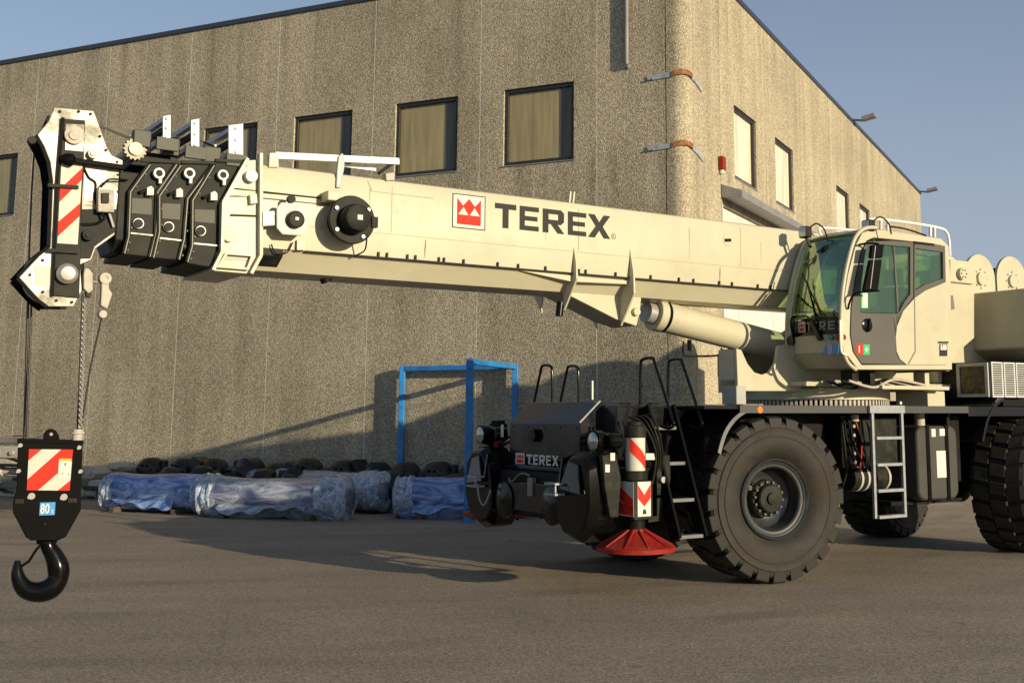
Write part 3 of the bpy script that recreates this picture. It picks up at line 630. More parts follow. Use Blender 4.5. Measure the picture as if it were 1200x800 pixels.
# ================================================================== MOBILE CRANE
K = empty("mobile_crane", FC)
tag(K, "cream and black four wheeled rough terrain crane with long boom pointing left", "crane")
Y = FC.Y; X = FC.X; Z = FC.Z
NEAR = Vector((0, -1, 0)); FRONT = Vector((-1, 0, 0))
def py(pts, y): return [Y(a, b, y) for a, b in pts]
def px_(pts, x): return [X(a, b, x) for a, b in pts]
def slab(name, pts, y0, y1, mat, parent=K, bevel=.006, smooth=None):
    """plate whose outline is seen at photo pixels pts on plane y=y0, real thickness to y1"""
    return MB().prism(py(pts, y0), (0, y1 - y0, 0)).build(name, mat, parent, bevel=bevel, smooth=smooth)
def disc(name, p, y0, y1, r, mat, parent=K, n=24, bevel=.004, r2=None):
    c = Y(p[0], p[1], y0); return MB().cyl(c, (c.x, y1, c.z), r, r2, n).build(name, mat, parent, bevel=bevel, smooth=35)
def ring_y(name, p, y0, y1, r, ri, mat, parent=K, n=24):
    c = Y(p[0], p[1], y0); a = [2 * math.pi * i / n for i in range(n)]
    return MB().ring([(c.x + r * math.cos(t), y0, c.z + r * math.sin(t)) for t in a], [(c.x + ri * math.cos(t), y0, c.z + ri * math.sin(t)) for t in a], (0, y1 - y0, 0)).build(name, mat, parent, smooth=35)

# ---------------- wheels
def wheel_parts():
    root = bpy.data.objects.new("wheel", None); C.objects.link(root); root.parent = K
    half = [(.305, .455), (.345, .50), (.385, .56), (.40, .64), (.402, .695), (.408, .70), (.408, .712), (.400, .718), (.396, .765), (.398, .772), (.398, .79), (.384, .80), (.372, .845), (.34, .872)]
    prof = [(-a, b) for a, b in half] + [(0, .885)] + [(a, b) for a, b in reversed(half)]
    MB().lathe(prof, (0, 0, 0), (0, 1, 0), n=72, cap=False).build("tyre", rubber, root, smooth=32)
    rp = [(-.30, .456), (-.335, .452), (-.345, .44), (-.335, .428), (-.318, .418), (-.312, .40), (-.30, .392), (-.298, .365), (-.28, .35), (-.25, .345), (-.10, .33), (-.08, .31), (-.045, .2), (-.045, 0)]
    MB().lathe(rp, (0, 0, 0), (0, 1, 0), n=56, cap=False).build("rim", grim, root, smooth=30)
    MB().lathe([(.30, .456), (.33, .44), (.28, .38), (.1, .35), (.08, 0)], (0, 0, 0), (0, 1, 0), n=40, cap=False).build("rim_back", grim, root, smooth=30)
    MB().lathe([(-.04, .215), (-.16, .212), (-.175, .20), (-.18, .165), (-.235, .16), (-.25, .145), (-.255, .07), (-.28, .062), (-.285, .0)], (0, 0, 0), (0, 1, 0), n=36, cap=False).build("hub", gunm, root, smooth=30)
    nut = MB().cyl((.185, -.175, 0), (.185, -.205, 0), .017, n=6).build("wheel_nut", platem, root)
    for k in range(1, 14): dup(nut, (0, 0, 0), (0, 2 * math.pi * k / 14, 0))
    MB().cyl((-.30, -.27, .09), (-.36, -.29, .1), .02, n=8).cyl((-.33, -.2, .1), (-.33, -.30, .1), .03, n=8).build("valve_stem", platem, root)
    # lugs
    NR = 24; pitch = 2 * math.pi / NR
    def lug(t0, t1, a0, a1, sk, shoulder=0):
        m = MB(); A = []; Bv = []
        if shoulder: prof = [(t0, .862), (t0, .933), (t0 + (t1 - t0) * .75, .935), (t1, .915), (t1 + .012 * shoulder, .80), (t1 - .02 * shoulder, .80)]
        else: prof = [(t0, .87), (t0, .936), (t1, .936), (t1, .87)]
        for (t, r) in prof:
            s_ = sk * (t - t0); a = a0 + s_; b = a1 + s_
            if r < .9 and t == t0: a -= .0; b += .0
            A.append((r * math.sin(a), t, r * math.cos(a))); Bv.append((r * math.sin(b), t, r * math.cos(b)))
        return m.loft(A, Bv)
    l1 = lug(-.12, -.375, 0, pitch * .74, -.22, -1).build("tread_lug", rubber, root, bevel=.008)
    l2 = lug(.12, .375, 0, pitch * .74, .22, 1).build("tread_lug", rubber, root, bevel=.008)
    l3 = lug(-.115, .10, pitch * .3, pitch * .98, .15).build("tread_lug", rubber, root, bevel=.008)
    for l in (l1, l2, l3):
        for k in range(1, NR): dup(l, (0, 0, 0), (0, pitch * k, 0))
    return root
w0 = wheel_parts()
def place_wheel(w, x, y, steer, spin=0, flip=False):
    w.location = (x, y, .935)
    w.rotation_euler = Matrix.Rotation(steer + (math.pi if flip else 0), 3, 'Z').to_euler() if not spin else (Matrix.Rotation(steer + (math.pi if flip else 0), 3, 'Z') @ Matrix.Rotation(spin, 3, 'Y')).to_euler()
fx = Y(908, 583, -1.62).x + .11
w_rf = dup_tree(w0); w_lr = dup_tree(w0); w_rr = dup_tree(w0)
place_wheel(w0, fx, -1.25, R(-10), .1)
place_wheel(w_rf, fx, 1.25, R(-10), .5, True)
rx = Y(1197, 560, -1.25).x
place_wheel(w_lr, rx, -1.25, R(15), .3)
place_wheel(w_rr, rx, 1.25, R(15), .7, True)

# ---------------- chassis
MB().box((-1.9, -.52, .95), (5.5, .52, 1.935)).build("chassis_frame", blackm, K, bevel=.02)
for x in (fx, rx):
    m = MB().cyl((x, -.95, .935), (x, .95, .935), .17, n=20); m.build("axle_beam", blackm, K, smooth=35)
    MB().lathe([(-.3, .2), (-.2, .33), (.2, .33), (.3, .2)], (x, 0, .935), (0, 1, 0), n=24).build("differential", blackm, K, smooth=35)
MB().box((-1.05, -1.60, 1.945), (5.7, 1.60, 1.985)).build("deck_plate", darkp, K, bevel=.004)
MB().box((-.55, -1.625, 1.90), (3.45, -1.602, 1.99)).build("deck_edge", edgem, K, bevel=.004)
MB().box((-.55, 1.602, 1.90), (3.45, 1.625, 1.99)).build("deck_edge", darkp, K, bevel=.004)
for s in (-1, 1):
    y0, y1 = (-1.62, -.62) if s < 0 else (.62, 1.62)
    # front mudguard : arched strip ahead of the wheel
    pts = [(-.55, 1.985), (-.78, 1.93), (-.98, 1.72), (-1.09, 1.47), (-1.10, 1.36)]
    pts = [Y(893, 473, -1.62), Y(872, 481, -1.62), Y(858, 492, -1.62), Y(848, 508, -1.62), Y(841.5, 530, -1.62)]
    pts = [(p.x, p.z) for p in pts]
    up = smoothpath([(a, 0, b) for a, b in pts], 4); lo = [(p.x + .035, 0, p.z - .022) for p in reversed(up)]
    MB().prism([(p[0], y0, p[2]) for p in [tuple(q) for q in up] + lo], (0, y1 - y0, 0)).build("mudguard", darkp, K, smooth=40)
    MB().prism([(p[0], (y0 - .004 if s < 0 else y1 - .01), p[2]) for p in [tuple((q.x - .006, 0, q.z + .004)) for q in up] + lo], (0, .012, 0)).build("mudguard_lip", rungm, K, smooth=40)
    pts = [Y(1176, 466, -1.62), Y(1166, 474, -1.62), Y(1157, 490, -1.62), Y(1151, 516, -1.62)]
    up = smoothpath([(p.x, 0, p.z) for p in pts], 4); lo = [(p.x + .035, 0, p.z - .022) for p in reversed(up)]
    MB().prism([(p[0], y0, p[2]) for p in [tuple(q) for q in up] + lo], (0, y1 - y0, 0)).build("mudguard", darkp, K, smooth=40)
    # body side ahead of the wheel
    MB().prism([(-1.85, y0 + (.55 if s < 0 else 0), 1.30), (-1.16, y0 + (.55 if s < 0 else 0), 1.30), (-1.13, y0 + (.55 if s < 0 else 0), 1.55), (-.98, y0 + (.55 if s < 0 else 0), 1.80), (-.75, y0 + (.55 if s < 0 else 0), 1.99), (-1.85, y0 + (.55 if s < 0 else 0), 1.99)], (0, (y1 - y0) - .55, 0)).build("side_locker", darkp, K, bevel=.03)
disc("side_marker_lamp", (891, 480), -1.63, -1.60, .04, orange)
disc("side_marker_lamp", (1056, 472), -1.64, -1.62, .02, decal_w)

for s in (-1, 1):
    MB().box((Y(1176, 466, -1.62).x, min(s * .55, s * 1.615), 1.99), (6.2, max(s * .55, s * 1.615), 2.085)).build("rear_deck_box", blackm, K, bevel=.01)
MB().box((3.62, -.78, 1.50), (6.1, .78, 1.94)).build("rear_chassis_box", blackm, K, bevel=.02)
for s in (-1, 1): MB().box((3.46, s * 1.60 - .012, 1.86), (6.1, s * 1.60 + .012, 1.985)).build("deck_edge", darkp, K, bevel=.004)
# hood
h0 = X(679, 497, -2.13)
hp = [(-2.13, 1.36), (-2.13, 1.795), (-1.86, 2.03), (-1.0, 2.03), (-1.0, 1.36)]
MB().prism([(a, -.76, b) for a, b in hp], (0, 1.52, 0)).build("front_hood", darkp, K, bevel=.012)
MB().bar((-2.137, -.765, 1.80), (-1.862, -.765, 2.038), .015).build("hood_edge_trim", galv, K)
MB().box((-2.20, -.76, 1.25), (-2.06, .76, 1.30)).build("bumper_ledge", darkp, K, bevel=.01)
MB().box((-2.30, -.70, .74), (-1.70, .70, 1.245)).build("front_crossmember", blackm, K, bevel=.03)
MB().box((-2.34, -.5, .80), (-2.30, .45, 1.12)).build("winch_cover", darkp, K, bevel=.01)
for y in (-.55, .5):
    MB().lathe([(0, .19), (.02, .21), (.06, .21), (.08, .12), (.09, 0)], (-2.30, y, .90), (-1, 0, 0), n=28).build("winch_end_cover", blackp, K, smooth=35)
MB().tube(smoothpath([(-2.33, -.05, 1.2), (-2.36, .1, 1.22), (-2.36, .3, 1.12), (-2.33, .42, 1.15)], 5), .012, 6).build("brake_hose", greyp, K, smooth=60)
MB().box((-2.36, -.14, .98), (-2.305, -.04, 1.18)).build("tow_shackle", greyp, K)
disc_c = X(628, 510, -2.13); MB().cyl((-2.131, disc_c.y, disc_c.z), (-2.19, disc_c.y, disc_c.z), .075, n=20).build("filler_cap", blackp, K, bevel=.006, smooth=35)
a = X(672, 505, -2.135)
# hood lettering
hl = X(603.5, 544, -2.134); hr = X(657, 545.5, -2.134); hu = X(603.5, 529, -2.134)
ezh = Vector((0, 0, hu.z - hl.z)); yy = lambda p: X(p, 540, -2.134).y
zb = X(630, 544.5, -2.134).z
crown((-2.132, yy(604), zb - .005), (0, yy(615) - yy(604), 0), (0, 0, .135), FRONT, K)
lets = [('T', 617, 623.5), ('E', 625, 630.5), ('R', 632, 638.5), ('E', 640, 645.5), ('X', 647, 654.5)]
for ch, a, b in lets: glyph(ch, (-2.132, yy(a), zb), (0, yy(b) - yy(a), 0), (0, 0, .115), FRONT, K, decal_w)
st_ = X(588.5, 505, -2.134)
MB().box((-2.136, st_.y - .03, st_.z - .07), (-2.131, st_.y + .03, st_.z + .08)).build("label_plate", decal_w, K)

# outrigger boxes, pods, jacks
jx = Y(745, 640, -1.42)
for s in (-1, 1):
    MB().box((-2.08, min(s * .76, s * 1.30), .86), (-1.72, max(s * .76, s * 1.30), 1.24)).build("outrigger_beam", blackp, K, bevel=.02)
    # pod : rounded octagonal cover ahead of the beam
    ys = [s * v for v in (.72, .80, 1.00, 1.22, 1.34, 1.36, 1.26, 1.04, .84, .72)]; zs = [.96, 1.34, 1.50, 1.50, 1.36, .92, .66, .54, .58, .74]
    A = [(-2.42 + .05 * (abs(z - 1.08)), y * .985, 1.08 + (z - 1.08) * .86) for y, z in zip(ys, zs)]; Bp = [(-2.28, y, z) for y, z in zip(ys, zs)]; Cp = [(-2.02, y, z) for y, z in zip(ys, zs)]
    MB().loft(A, Bp, True, False).loft(Bp, Cp, False, True).build("outrigger_pod", blackp, K, bevel=.02, smooth=30)
    MB().prism([(-2.44, s * .80, 1.16), (-2.40, s * .80, 1.42), (-2.25, s * .80, 1.46), (-2.25, s * .80, 1.10)], (0, s * .03, 0)).build("pod_rib", blackp, K)
    MB().prism([(-2.425, s * .98, 1.40), (-2.46, s * .84, 1.10), (-2.46, s * 1.22, 1.06), (-2.425, s * 1.16, 1.36)], (.03, 0, 0)).build("pod_face_plate", darkp, K, bevel=.008)
    # tow clevis with chain
    m = MB(); cx = -2.47; cy = s * .82 if s < 0 else .92
    for dz in (-.055, .055): m.box((cx - .09, cy - .11, 1.10 + dz - .012), (cx + .04, cy + .11, 1.10 + dz + .012))
    m.box((cx - .09, cy - .11, 1.06), (cx - .07, cy - .085, 1.14)); m.build("tow_clevis", galv, K, bevel=.004)
    if s > 0:
        MB().tube(smoothpath([(cx - .06, cy - .1, 1.08), (cx - .06, cy - .17, .9), (cx - .06, cy - .27, .84), (cx - .06, cy - .38, .95), (cx - .06, cy - .42, 1.02)], 5), .010, 6).build("safety_chain", galv, K, smooth=60)
    # headlight
    hpz = X(700, 517, -2.2) if s < 0 else X(567, 509, -2.2)
    c = Vector((-2.2, hpz.y, hpz.z))
    MB().lathe([(0, .118), (-.03, .125), (-.05, .118), (-.052, .10), (.12, .10), (.2, .05)][3:] + [], c, (1, 0, 0), n=26).lathe([(-.05, .105), (-.055, .118), (.03, .122), (.14, .09), (.2, .04)], c, (1, 0, 0), n=26).build("headlight", blackp, K, smooth=35)
    MB().lathe([(-.060, .098), (-.075, .07), (-.082, .0)], c, (1, 0, 0), n=26).build("headlight_lens", lens, K, smooth=60)
    MB().box((c.x + .05, c.y - .04, c.z - .2), (c.x + .12, c.y + .04, c.z - .05)).build("headlight_bracket", blackp, K)
    d2 = Vector((c.x + .05, c.y + (-.16 if s < 0 else -.22), c.z + .01))
    MB().lathe([(-.03, .06), (.0, .085), (.12, .08), (.15, .03)], d2, (1, 0, 0), n=20).build("indicator_lamp", blackp, K, smooth=35)
# bolts, hoses and small labels on the dark front end
for y in (-.68, -.35, 0, .35, .68):
    MB().cyl((-2.131, y, 1.74), (-2.145, y, 1.74), .012, n=6).build("bolt", rungm, K)
for k, (ya, yb, zc_) in enumerate(((-.72, -1.25, 1.56), (-.70, -1.30, 1.50), (.72, 1.2, 1.56), (.70, 1.25, 1.50))):
    MB().tube(smoothpath([(-1.95, ya, zc_ + .1), (-2.1, (ya * 2 + yb) / 3, zc_ + .04), (-2.12, (ya + yb * 2) / 3, zc_ - .08), (-2.0, yb, zc_ - .02)], 5), .016, 7).build("hydraulic_hose", blackm, K, smooth=60)
for k in range(4):
    MB().tube(smoothpath([(jx.x + .05 * k, -1.30, 1.86), (jx.x + .05 * k + .05, -1.47, 1.80 + .02 * k), (jx.x + .22 + .03 * k, -1.49, 1.5), (jx.x + .24 + .03 * k, -1.40, 1.15)], 5), .012, 7).build("hydraulic_hose", blackm if k % 2 else gunm, K, smooth=60)
MB().box((-1.72, -1.078, 1.60), (-1.55, -1.072, 1.68)).build("label_plate", greyl, K)
MB().box((-1.62, -1.078, 1.45), (-1.56, -1.072, 1.52)).build("label_plate", decal_y, K)
# near jack
def jack(xc, yc, nm=True, s=-1, dz=0.0):
    MB().cyl((xc, yc, 1.27), (xc, yc, 1.66), .105, n=32).build("jack_tube", refl_w, K, smooth=35)
    MB().cyl((xc, yc, 1.645), (xc, yc, 1.77), .12, n=28).cyl((xc, yc, 1.77), (xc, yc, 1.81), .09, n=28).build("jack_cap", gunm, K, bevel=.006, smooth=35)
    # red chevrons wrapped on the tube
    def wrap(bands, z0, z1, r, a0, a1, name="red_chevron"):
        for b in bands:
            m = MB(); k = 10; up = []; lo = []
            (u0, v0, v1), (u1, w0_, w1_) = b
            for i in range(k + 1):
                t = i / k; u = u0 + (u1 - u0) * t; a = a0 + (a1 - a0) * u
                zl = z0 + (z1 - z0) * (v0 + (w0_ - v0) * t); zh = z0 + (z1 - z0) * (v1 + (w1_ - v1) * t)
                lo.append((xc + r * math.cos(a), yc + r * math.sin(a), zl)); up.append((xc + r * math.cos(a), yc + r * math.sin(a), zh))
            n = k + 1
            m.add(lo + up, [(i, i + 1, n + i + 1, n + i) for i in range(k)]); m.build(name, decal_r, K, smooth=60)
    wrap([((0, .62, 1.0), (.75, .05, .40)), ((.75, .05, .40), (1.0, .38, .78)), ], 1.27, 1.65, .107, R(-160), R(0))
    MB().cyl((xc, yc, 1.20), (xc, yc, 1.30), .13, n=28).build("jack_collar", gunm, K, bevel=.008, smooth=35)
    # lower box
    b0 = (xc - .13, yc - .15, .80); b1 = (xc + .12, yc + .15, 1.20)
    MB().box(b0, b1).build("jack_box", gunm, K, bevel=.012)
    MB().cyl((xc, yc, .70), (xc, yc, .80), .10, n=24).build("jack_ram", blackm, K, smooth=35)
    MB().cyl((xc, yc, .60 + dz), (xc, yc, .72 + dz), .055, n=16).build("jack_ball", steel, K, smooth=35)
    # red float pad
    MB().lathe([(0, .415), (.045, .42), (.055, .40), (.065, .37), (.20, .10), (.25, .085), (.25, .0)], (xc, yc, .385 + dz), (0, 0, 1), n=44).build("float_pad", redp, K, smooth=25)
    for k in range(10):
        a = 2 * math.pi * k / 10
        MB().prism([(xc + .08 * math.cos(a), yc + .08 * math.sin(a), .62 + dz), (xc + .39 * math.cos(a), yc + .39 * math.sin(a), .452 + dz), (xc + .39 * math.cos(a), yc + .39 * math.sin(a), .44 + dz), (xc + .08 * math.cos(a), yc + .08 * math.sin(a), .56 + dz)], (-.014 * math.sin(a), .014 * math.cos(a), 0)).build("pad_rib", redp, K)
jack(jx.x, -1.42, dz=.09)
jack(jx.x, 1.50, s=1, dz=.24)
xb, yb = jx.x, -1.42
# stickers on near jack box : chevron sticker on the outer side, striped on the front side
base = MB().box((xb - .085, yb - .1535, .835), (xb + .085, yb - .151, 1.19)).build("chevron_sticker", decal_w, K)
m = MB(); q = lambda a, b: (xb - .082 + .164 * a, yb - .1545, .838 + .35 * b)
m.prism([q(0, .92), q(.5, .62), q(1, .92), q(1, .52), q(.5, .28), q(0, .52)], (0, -.0015, 0)); m.build("red_chevron", decal_r, base)
MB().prism([q(.35, .06), q(.68, .06), q(.6, .2), q(.42, .2)], (0, -.001, 0)).build("sticker_print", decal_k, base)
sb = MB().box((xb - .1335, yb - .145, .835), (xb - .131, yb + .145, 1.19)).build("striped_sticker", refl_w, K)
for z in (.86, 1.03):
    MB().prism([(xb - .1345, yb + .14, z + .0), (xb - .1345, yb - .14, z - .02 if z < .9 else z - .15), (xb - .1345, yb - .14, z + .06 if z < .9 else z - .02), (xb - .1345, yb + .14, z + .13)], (-.0015, 0, 0)).build("red_stripe", decal_r, sb)
# arm plates beside the jack
slab("jack_arm_plate", [(770, 533), (785, 533), (786, 560), (783, 580), (770, 580)], -1.45, -1.35, gunm)
slab("jack_arm_plate", [(770, 583), (777, 583), (777, 610), (760, 612), (760, 606), (770, 604)], -1.45, -1.38, gunm)
slab("reflector_strip", [(757, 531), (771, 531), (771, 538.5), (757, 538.5)], -1.47, -1.44, decal_w, bevel=0)
slab("pod_side_plate", [(706, 534), (722, 530), (728, 560), (725, 606), (715, 606), (709, 570)], -1.43, -1.36, gunm, bevel=.01)
for p_ in ((718, 534.5), (712, 548)):
    slab("label_plate", [(p_[0] - 2.6, p_[1] - 4), (p_[0] + 2.6, p_[1] - 4), (p_[0] + 2.6, p_[1] + 5), (p_[0] - 2.6, p_[1] + 5)], -1.437, -1.432, decal_w, bevel=0)
disc("arm_pin", (778, 562), -1.50, -1.45, .035, steel)

# front ladder (near) and its mirror
def front_ladder(s):
    top = Vector((-1.33, s * 1.12, 1.97)); bot = Vector((-1.33, s * 1.66, .58)); L = bot - top; hw = .18
    for dx in (-hw, hw):
        MB().bar(top + Vector((dx, 0, .0)), bot + Vector((dx, 0, 0)), .03, .17, up=(0, 1, 0)).build("ladder_rail", blackn, K)
    for t in (.168, .44, .715, .98) if s < 0 else (.1, .4, .7, .98):
        c = top + L * t
        MB().box((c.x - hw + .017, c.y - .05, c.z - .018), (c.x + hw - .017, c.y + .05, c.z + .018)).build("ladder_rung", rungm, K, bevel=.004)
front_ladder(-1); front_ladder(1)
def hoop(pts, r=.018, name="handrail"):
    MB().tube(smoothpath(pts, 5), r, 8).build(name, blackp, K, smooth=60)
for hx in (-1.42, -1.02):
    hoop([(hx, -.92, 1.98), (hx, -.93, 2.42), (hx, -.97, 2.50), (hx, -1.14, 2.51), (hx, -1.20, 2.44), (hx, -1.48, 1.88), (hx, -1.52, 1.78), (hx, -1.44, 1.74), (hx, -1.30, 1.76)])
for hx, pxl in ((-1.42, 0), (-1.02, 0)):
    hoop([(hx, .92, 1.98), (hx, .93, 2.40), (hx, .97, 2.49), (hx, 1.14, 2.50), (hx, 1.20, 2.43), (hx, 1.40, 1.9)])
MB().bar(Y(694, 468, -.6), Y(694, 446, -.6), .02).build("gauge_stick", decal_w, K)

# middle section : side ladder, tank, valves, air tanks
c0 = Y(1018, 474, -1.62).x; c1 = Y(1055, 474, -1.62).x
for x in (c0 + .02, c1 - .02): MB().box((x - .02, -1.665, .645), (x + .02, -1.627, 1.90)).build("ladder_rail", galv, K, bevel=.004)
MB().box((c0 - .03, -1.668, 1.90), (c1 + .03, -1.628, 1.995)).build("ladder_top_plate", galv, K, bevel=.004)
for z in (.66, .97, 1.28, 1.60): MB().box((c0 + .042, -1.70, z - .018), (c1 - .042, -1.60, z + .018)).build("ladder_rung", galv, K, bevel=.004)
# fuel tank
x0, x1 = Y(1074, 500, -1.50).x, Y(1121, 500, -1.50).x
r_ = .13; prof = []
for cx_, cz_, a0 in ((x1 - r_, 1.74 - r_, 0), (x0 + r_, 1.74 - r_, 90), (x0 + r_, .80 + r_, 180), (x1 - r_, .80 + r_, 270)):
    for k in range(6): a = R(a0 + 18 * k); prof.append((cx_ + r_ * math.cos(a), cz_ + r_ * math.sin(a)))
MB().prism([(a, -1.5, b) for a, b in prof], (0, .85, 0)).build("fuel_tank", tankm, K, bevel=.03, smooth=40)
xm = (x0 + x1) / 2; zm = 1.27
for x in (x0 + .20, x1 - .22):
    MB().box((x - .03, -1.515, .785), (x + .03, -1.502, 1.755)).build("tank_strap", blackp, K, bevel=.003)
MB().box((x0 + .36, -1.506, 1.08), (x0 + .56, -1.503, 1.42)).build("label_plate", decal_w, K)
MB().box((x0 + .28, -1.506, 1.60), (x0 + .36, -1.503, 1.70)).build("label_plate", decal_w, K)
MB().box((x0 + .44, -1.506, 1.61), (x0 + .57, -1.503, 1.70)).build("label_plate", decal_w, K)
MB().cyl((x0 + .42, -1.2, 1.73), (x0 + .42, -1.2, 1.90), .07, n=16).build("tank_neck", casting, K, smooth=35)
MB().box((x0 - .3, -1.3, .74), (x1 + .3, -.6, .79)).build("tank_cradle", blackm, K)
# round accumulators ahead of the side ladder
cc = Y(999, 560, -1.15)
m = MB().cyl((cc.x - .1, -1.15, cc.z), (cc.x + .55, -1.15, cc.z), .15, n=28); m.build("air_tank", gunm, K, smooth=35)
for dx in (0.0, .12, .50): MB().cyl((cc.x + dx, -1.15, cc.z), (cc.x + dx + .035, -1.15, cc.z), .165, n=28).build("tank_band", casting, K, smooth=35)
MB().box((cc.x + .1, -1.25, 1.25), (cc.x + .75, -.8, 1.85)).build("hydraulic_cabinet", gunm, K, bevel=.02)
MB().box((cc.x - .25, -1.22, 1.22), (cc.x + .04, -.8, 1.88)).build("valve_cabinet", blackp, K, bevel=.02)
rnd = random.Random(4)
for k in range(9):
    x = cc.x - .25 + k * .05 + rnd.uniform(-.02, .02)
    MB().tube(smoothpath([(x, -1.24, 1.85), (x + rnd.uniform(-.05, .1), -1.3 + rnd.uniform(-.03, .03), 1.55), (x + rnd.uniform(.0, .2), -1.27, 1.2), (x + .1, -1.1, .95)], 5), .014, 7).build("hydraulic_hose", [blackm, gunm, redp][0 if k % 4 else 2 if k == 4 else 1], K, smooth=60)
for k in range(5):
    z = 1.3 + .11 * k; MB().cyl((cc.x - .1, -1.225, z), (cc.x - .1, -1.30, z), .022, n=10).build("hose_fitting", steel, K, smooth=35)
MB().cyl((cc.x - .05, -1.26, 1.88), (cc.x - .05, -1.26, 1.80), .055, n=16).build("filter_cap", casting, K, smooth=35)
MB().box((3.35, -1.35, 1.0), (3.6, -.6, 1.9)).build("battery_box", blackm, K, bevel=.02)
MB().box((-.2, -1.0, .9), (cc.x - .3, -.55, 1.9)).build("inner_bulkhead", blackm, K, bevel=.02)

# ---------------- slew ring and turret
SX = 2.28
MB().lathe([(0, .95), (0, 1.0), (.13, 1.0), (.16, .97), (.16, .9)], (SX, 0, 2.075), (0, 0, 1), n=72).build("slew_ring", cream, K, smooth=30)
MB().lathe([(0, .9), (.085, .9)], (SX, 0, 1.987), (0, 0, 1), n=48).build("slew_base", blackm, K, smooth=30)
tooth = MB().box((-.016, -.985, 1.99), (.016, -.90, 2.068)).build("gear_tooth", casting, K); tooth.location = (SX, 0, 0)
for k in range(1, 96): dup(tooth, (SX, 0, 0), (0, 0, 2 * math.pi * k / 96))
# turret side plates
tp = [(863, 408), (869, 410), (876, 426), (884, 436), (893, 439), (902, 436), (909, 425), (912, 405), (960, 398), (1115, 300), (1150, 330), (1150, 458), (865, 458)]
plate = py(tp, -.55)
MB().prism([(p.x, -.55, p.z) for p in plate], (0, .05, 0)).build("turret_side_plate", cream, K, bevel=.006)
MB().prism([(max(p.x, 1.0), .55, p.z) for p in plate], (0, -.05, 0)).build("turret_side_plate", cream, K, bevel=.006)
MB().box((plate[0].x + .004, -.495, 2.31), (plate[0].x + .05, -.20, plate[0].z - .01)).build("turret_front_plate", cream, K, bevel=.004)
MB().box((plate[0].x + .9, -.85, 2.24), (4.6, .85, 2.30)).build("turret_base_plate", cream, K, bevel=.01)
MB().box((plate[0].x - .02, -.56, 1.99), (plate[0].x + .14, -.28, 2.235)).build("turret_nose_block", nosem, K, bevel=.01)
MB().box((2.9, -.49, 2.31), (4.85, .49, 3.25)).build("turret_core", cream, K, bevel=.01)
MB().box((2.0, -1.45, 2.20), (3.3, -.6, 2.25)).build("cab_support", cream, K, bevel=.008)
for x in (1.62, 1.95, 3.0): MB().box((x, -1.3, 2.25), (x + .09, -1.1, 2.44)).build("cab_mount", gunm if x < 2.5 else cream, K, bevel=.01)
MB().box((3.10, -1.25, 1.99), (3.45, -.70, 2.19)).build("step_box", cream, K, bevel=.01)
for k in range(5):
    y = -1.35 + k * .12
    MB().tube(smoothpath([(1.5, y, 2.30), (1.9, y - .05, 2.22 + .03 * (k % 3)), (2.4, y + .05, 2.33), (2.95, y, 2.26)], 5), .018, 7).build("hydraulic_hose", blackm if k % 2 else casting, K, smooth=60)

# ---------------- lift cylinder
ca = Y(758, 366, 0); cb = Y(920, 408, 0); dd = (cb - ca).normalized()
MB().cyl(ca - dd * .02, ca + dd * .10, .13, n=28).build("cylinder_rod", steel, K, smooth=35)
MB().cyl(ca + dd * .10, ca + dd * .22, .205, n=36).build("cylinder_head", cream, K, bevel=.01, smooth=35)
MB().cyl(ca + dd * .225, ca + dd * .265, .20, n=36).build("cylinder_ring", blackp, K, smooth=35)
MB().cyl(ca + dd * .27, cb, .192, n=44).build("lift_cylinder", cream, K, smooth=35)
MB().cyl(cb, cb + dd * .06, .215, n=36).cyl(cb + dd * .06, cb + dd * .35, .19, .12, n=36).build("cylinder_foot", cream, K, smooth=35)
# small bracket under the cylinder
b = [Y(801, 400, .0), Y(801, 414, 0), Y(805, 417, 0), Y(844, 416, 0), Y(845, 408, 0)]
MB().tube(smoothpath(b, 4), .014, 6).build("hose_guard", blackm, K, smooth=60)
MB().cyl(Y(808, 398, 0), Y(808, 411, 0), .03, n=10).build("limit_switch", blackp, K, smooth=35)

# ---------------- counterweight, winches, cooler (rear)
cwx = Y(1200, 380, -1.6).x + .05
a = X(1142, 345, cwx); b = X(1142, 428, cwx); c_ = X(1200, 336, cwx)
MB().prism([(cwx, -1.62, a.z + .02), (cwx, -1.62, b.z + .22), (cwx + .45, -1.62, b.z), (6.4, -1.62, b.z), (6.4, -1.62, a.z + .02)], (0, 3.24, 0)).build("counterweight", cream, K, bevel=.03)
MB().box((4.0, a.y + .06, 2.32), (cwx + .6, .6, a.z - .1)).build("turret_rear_body", cream, K, bevel=.02)
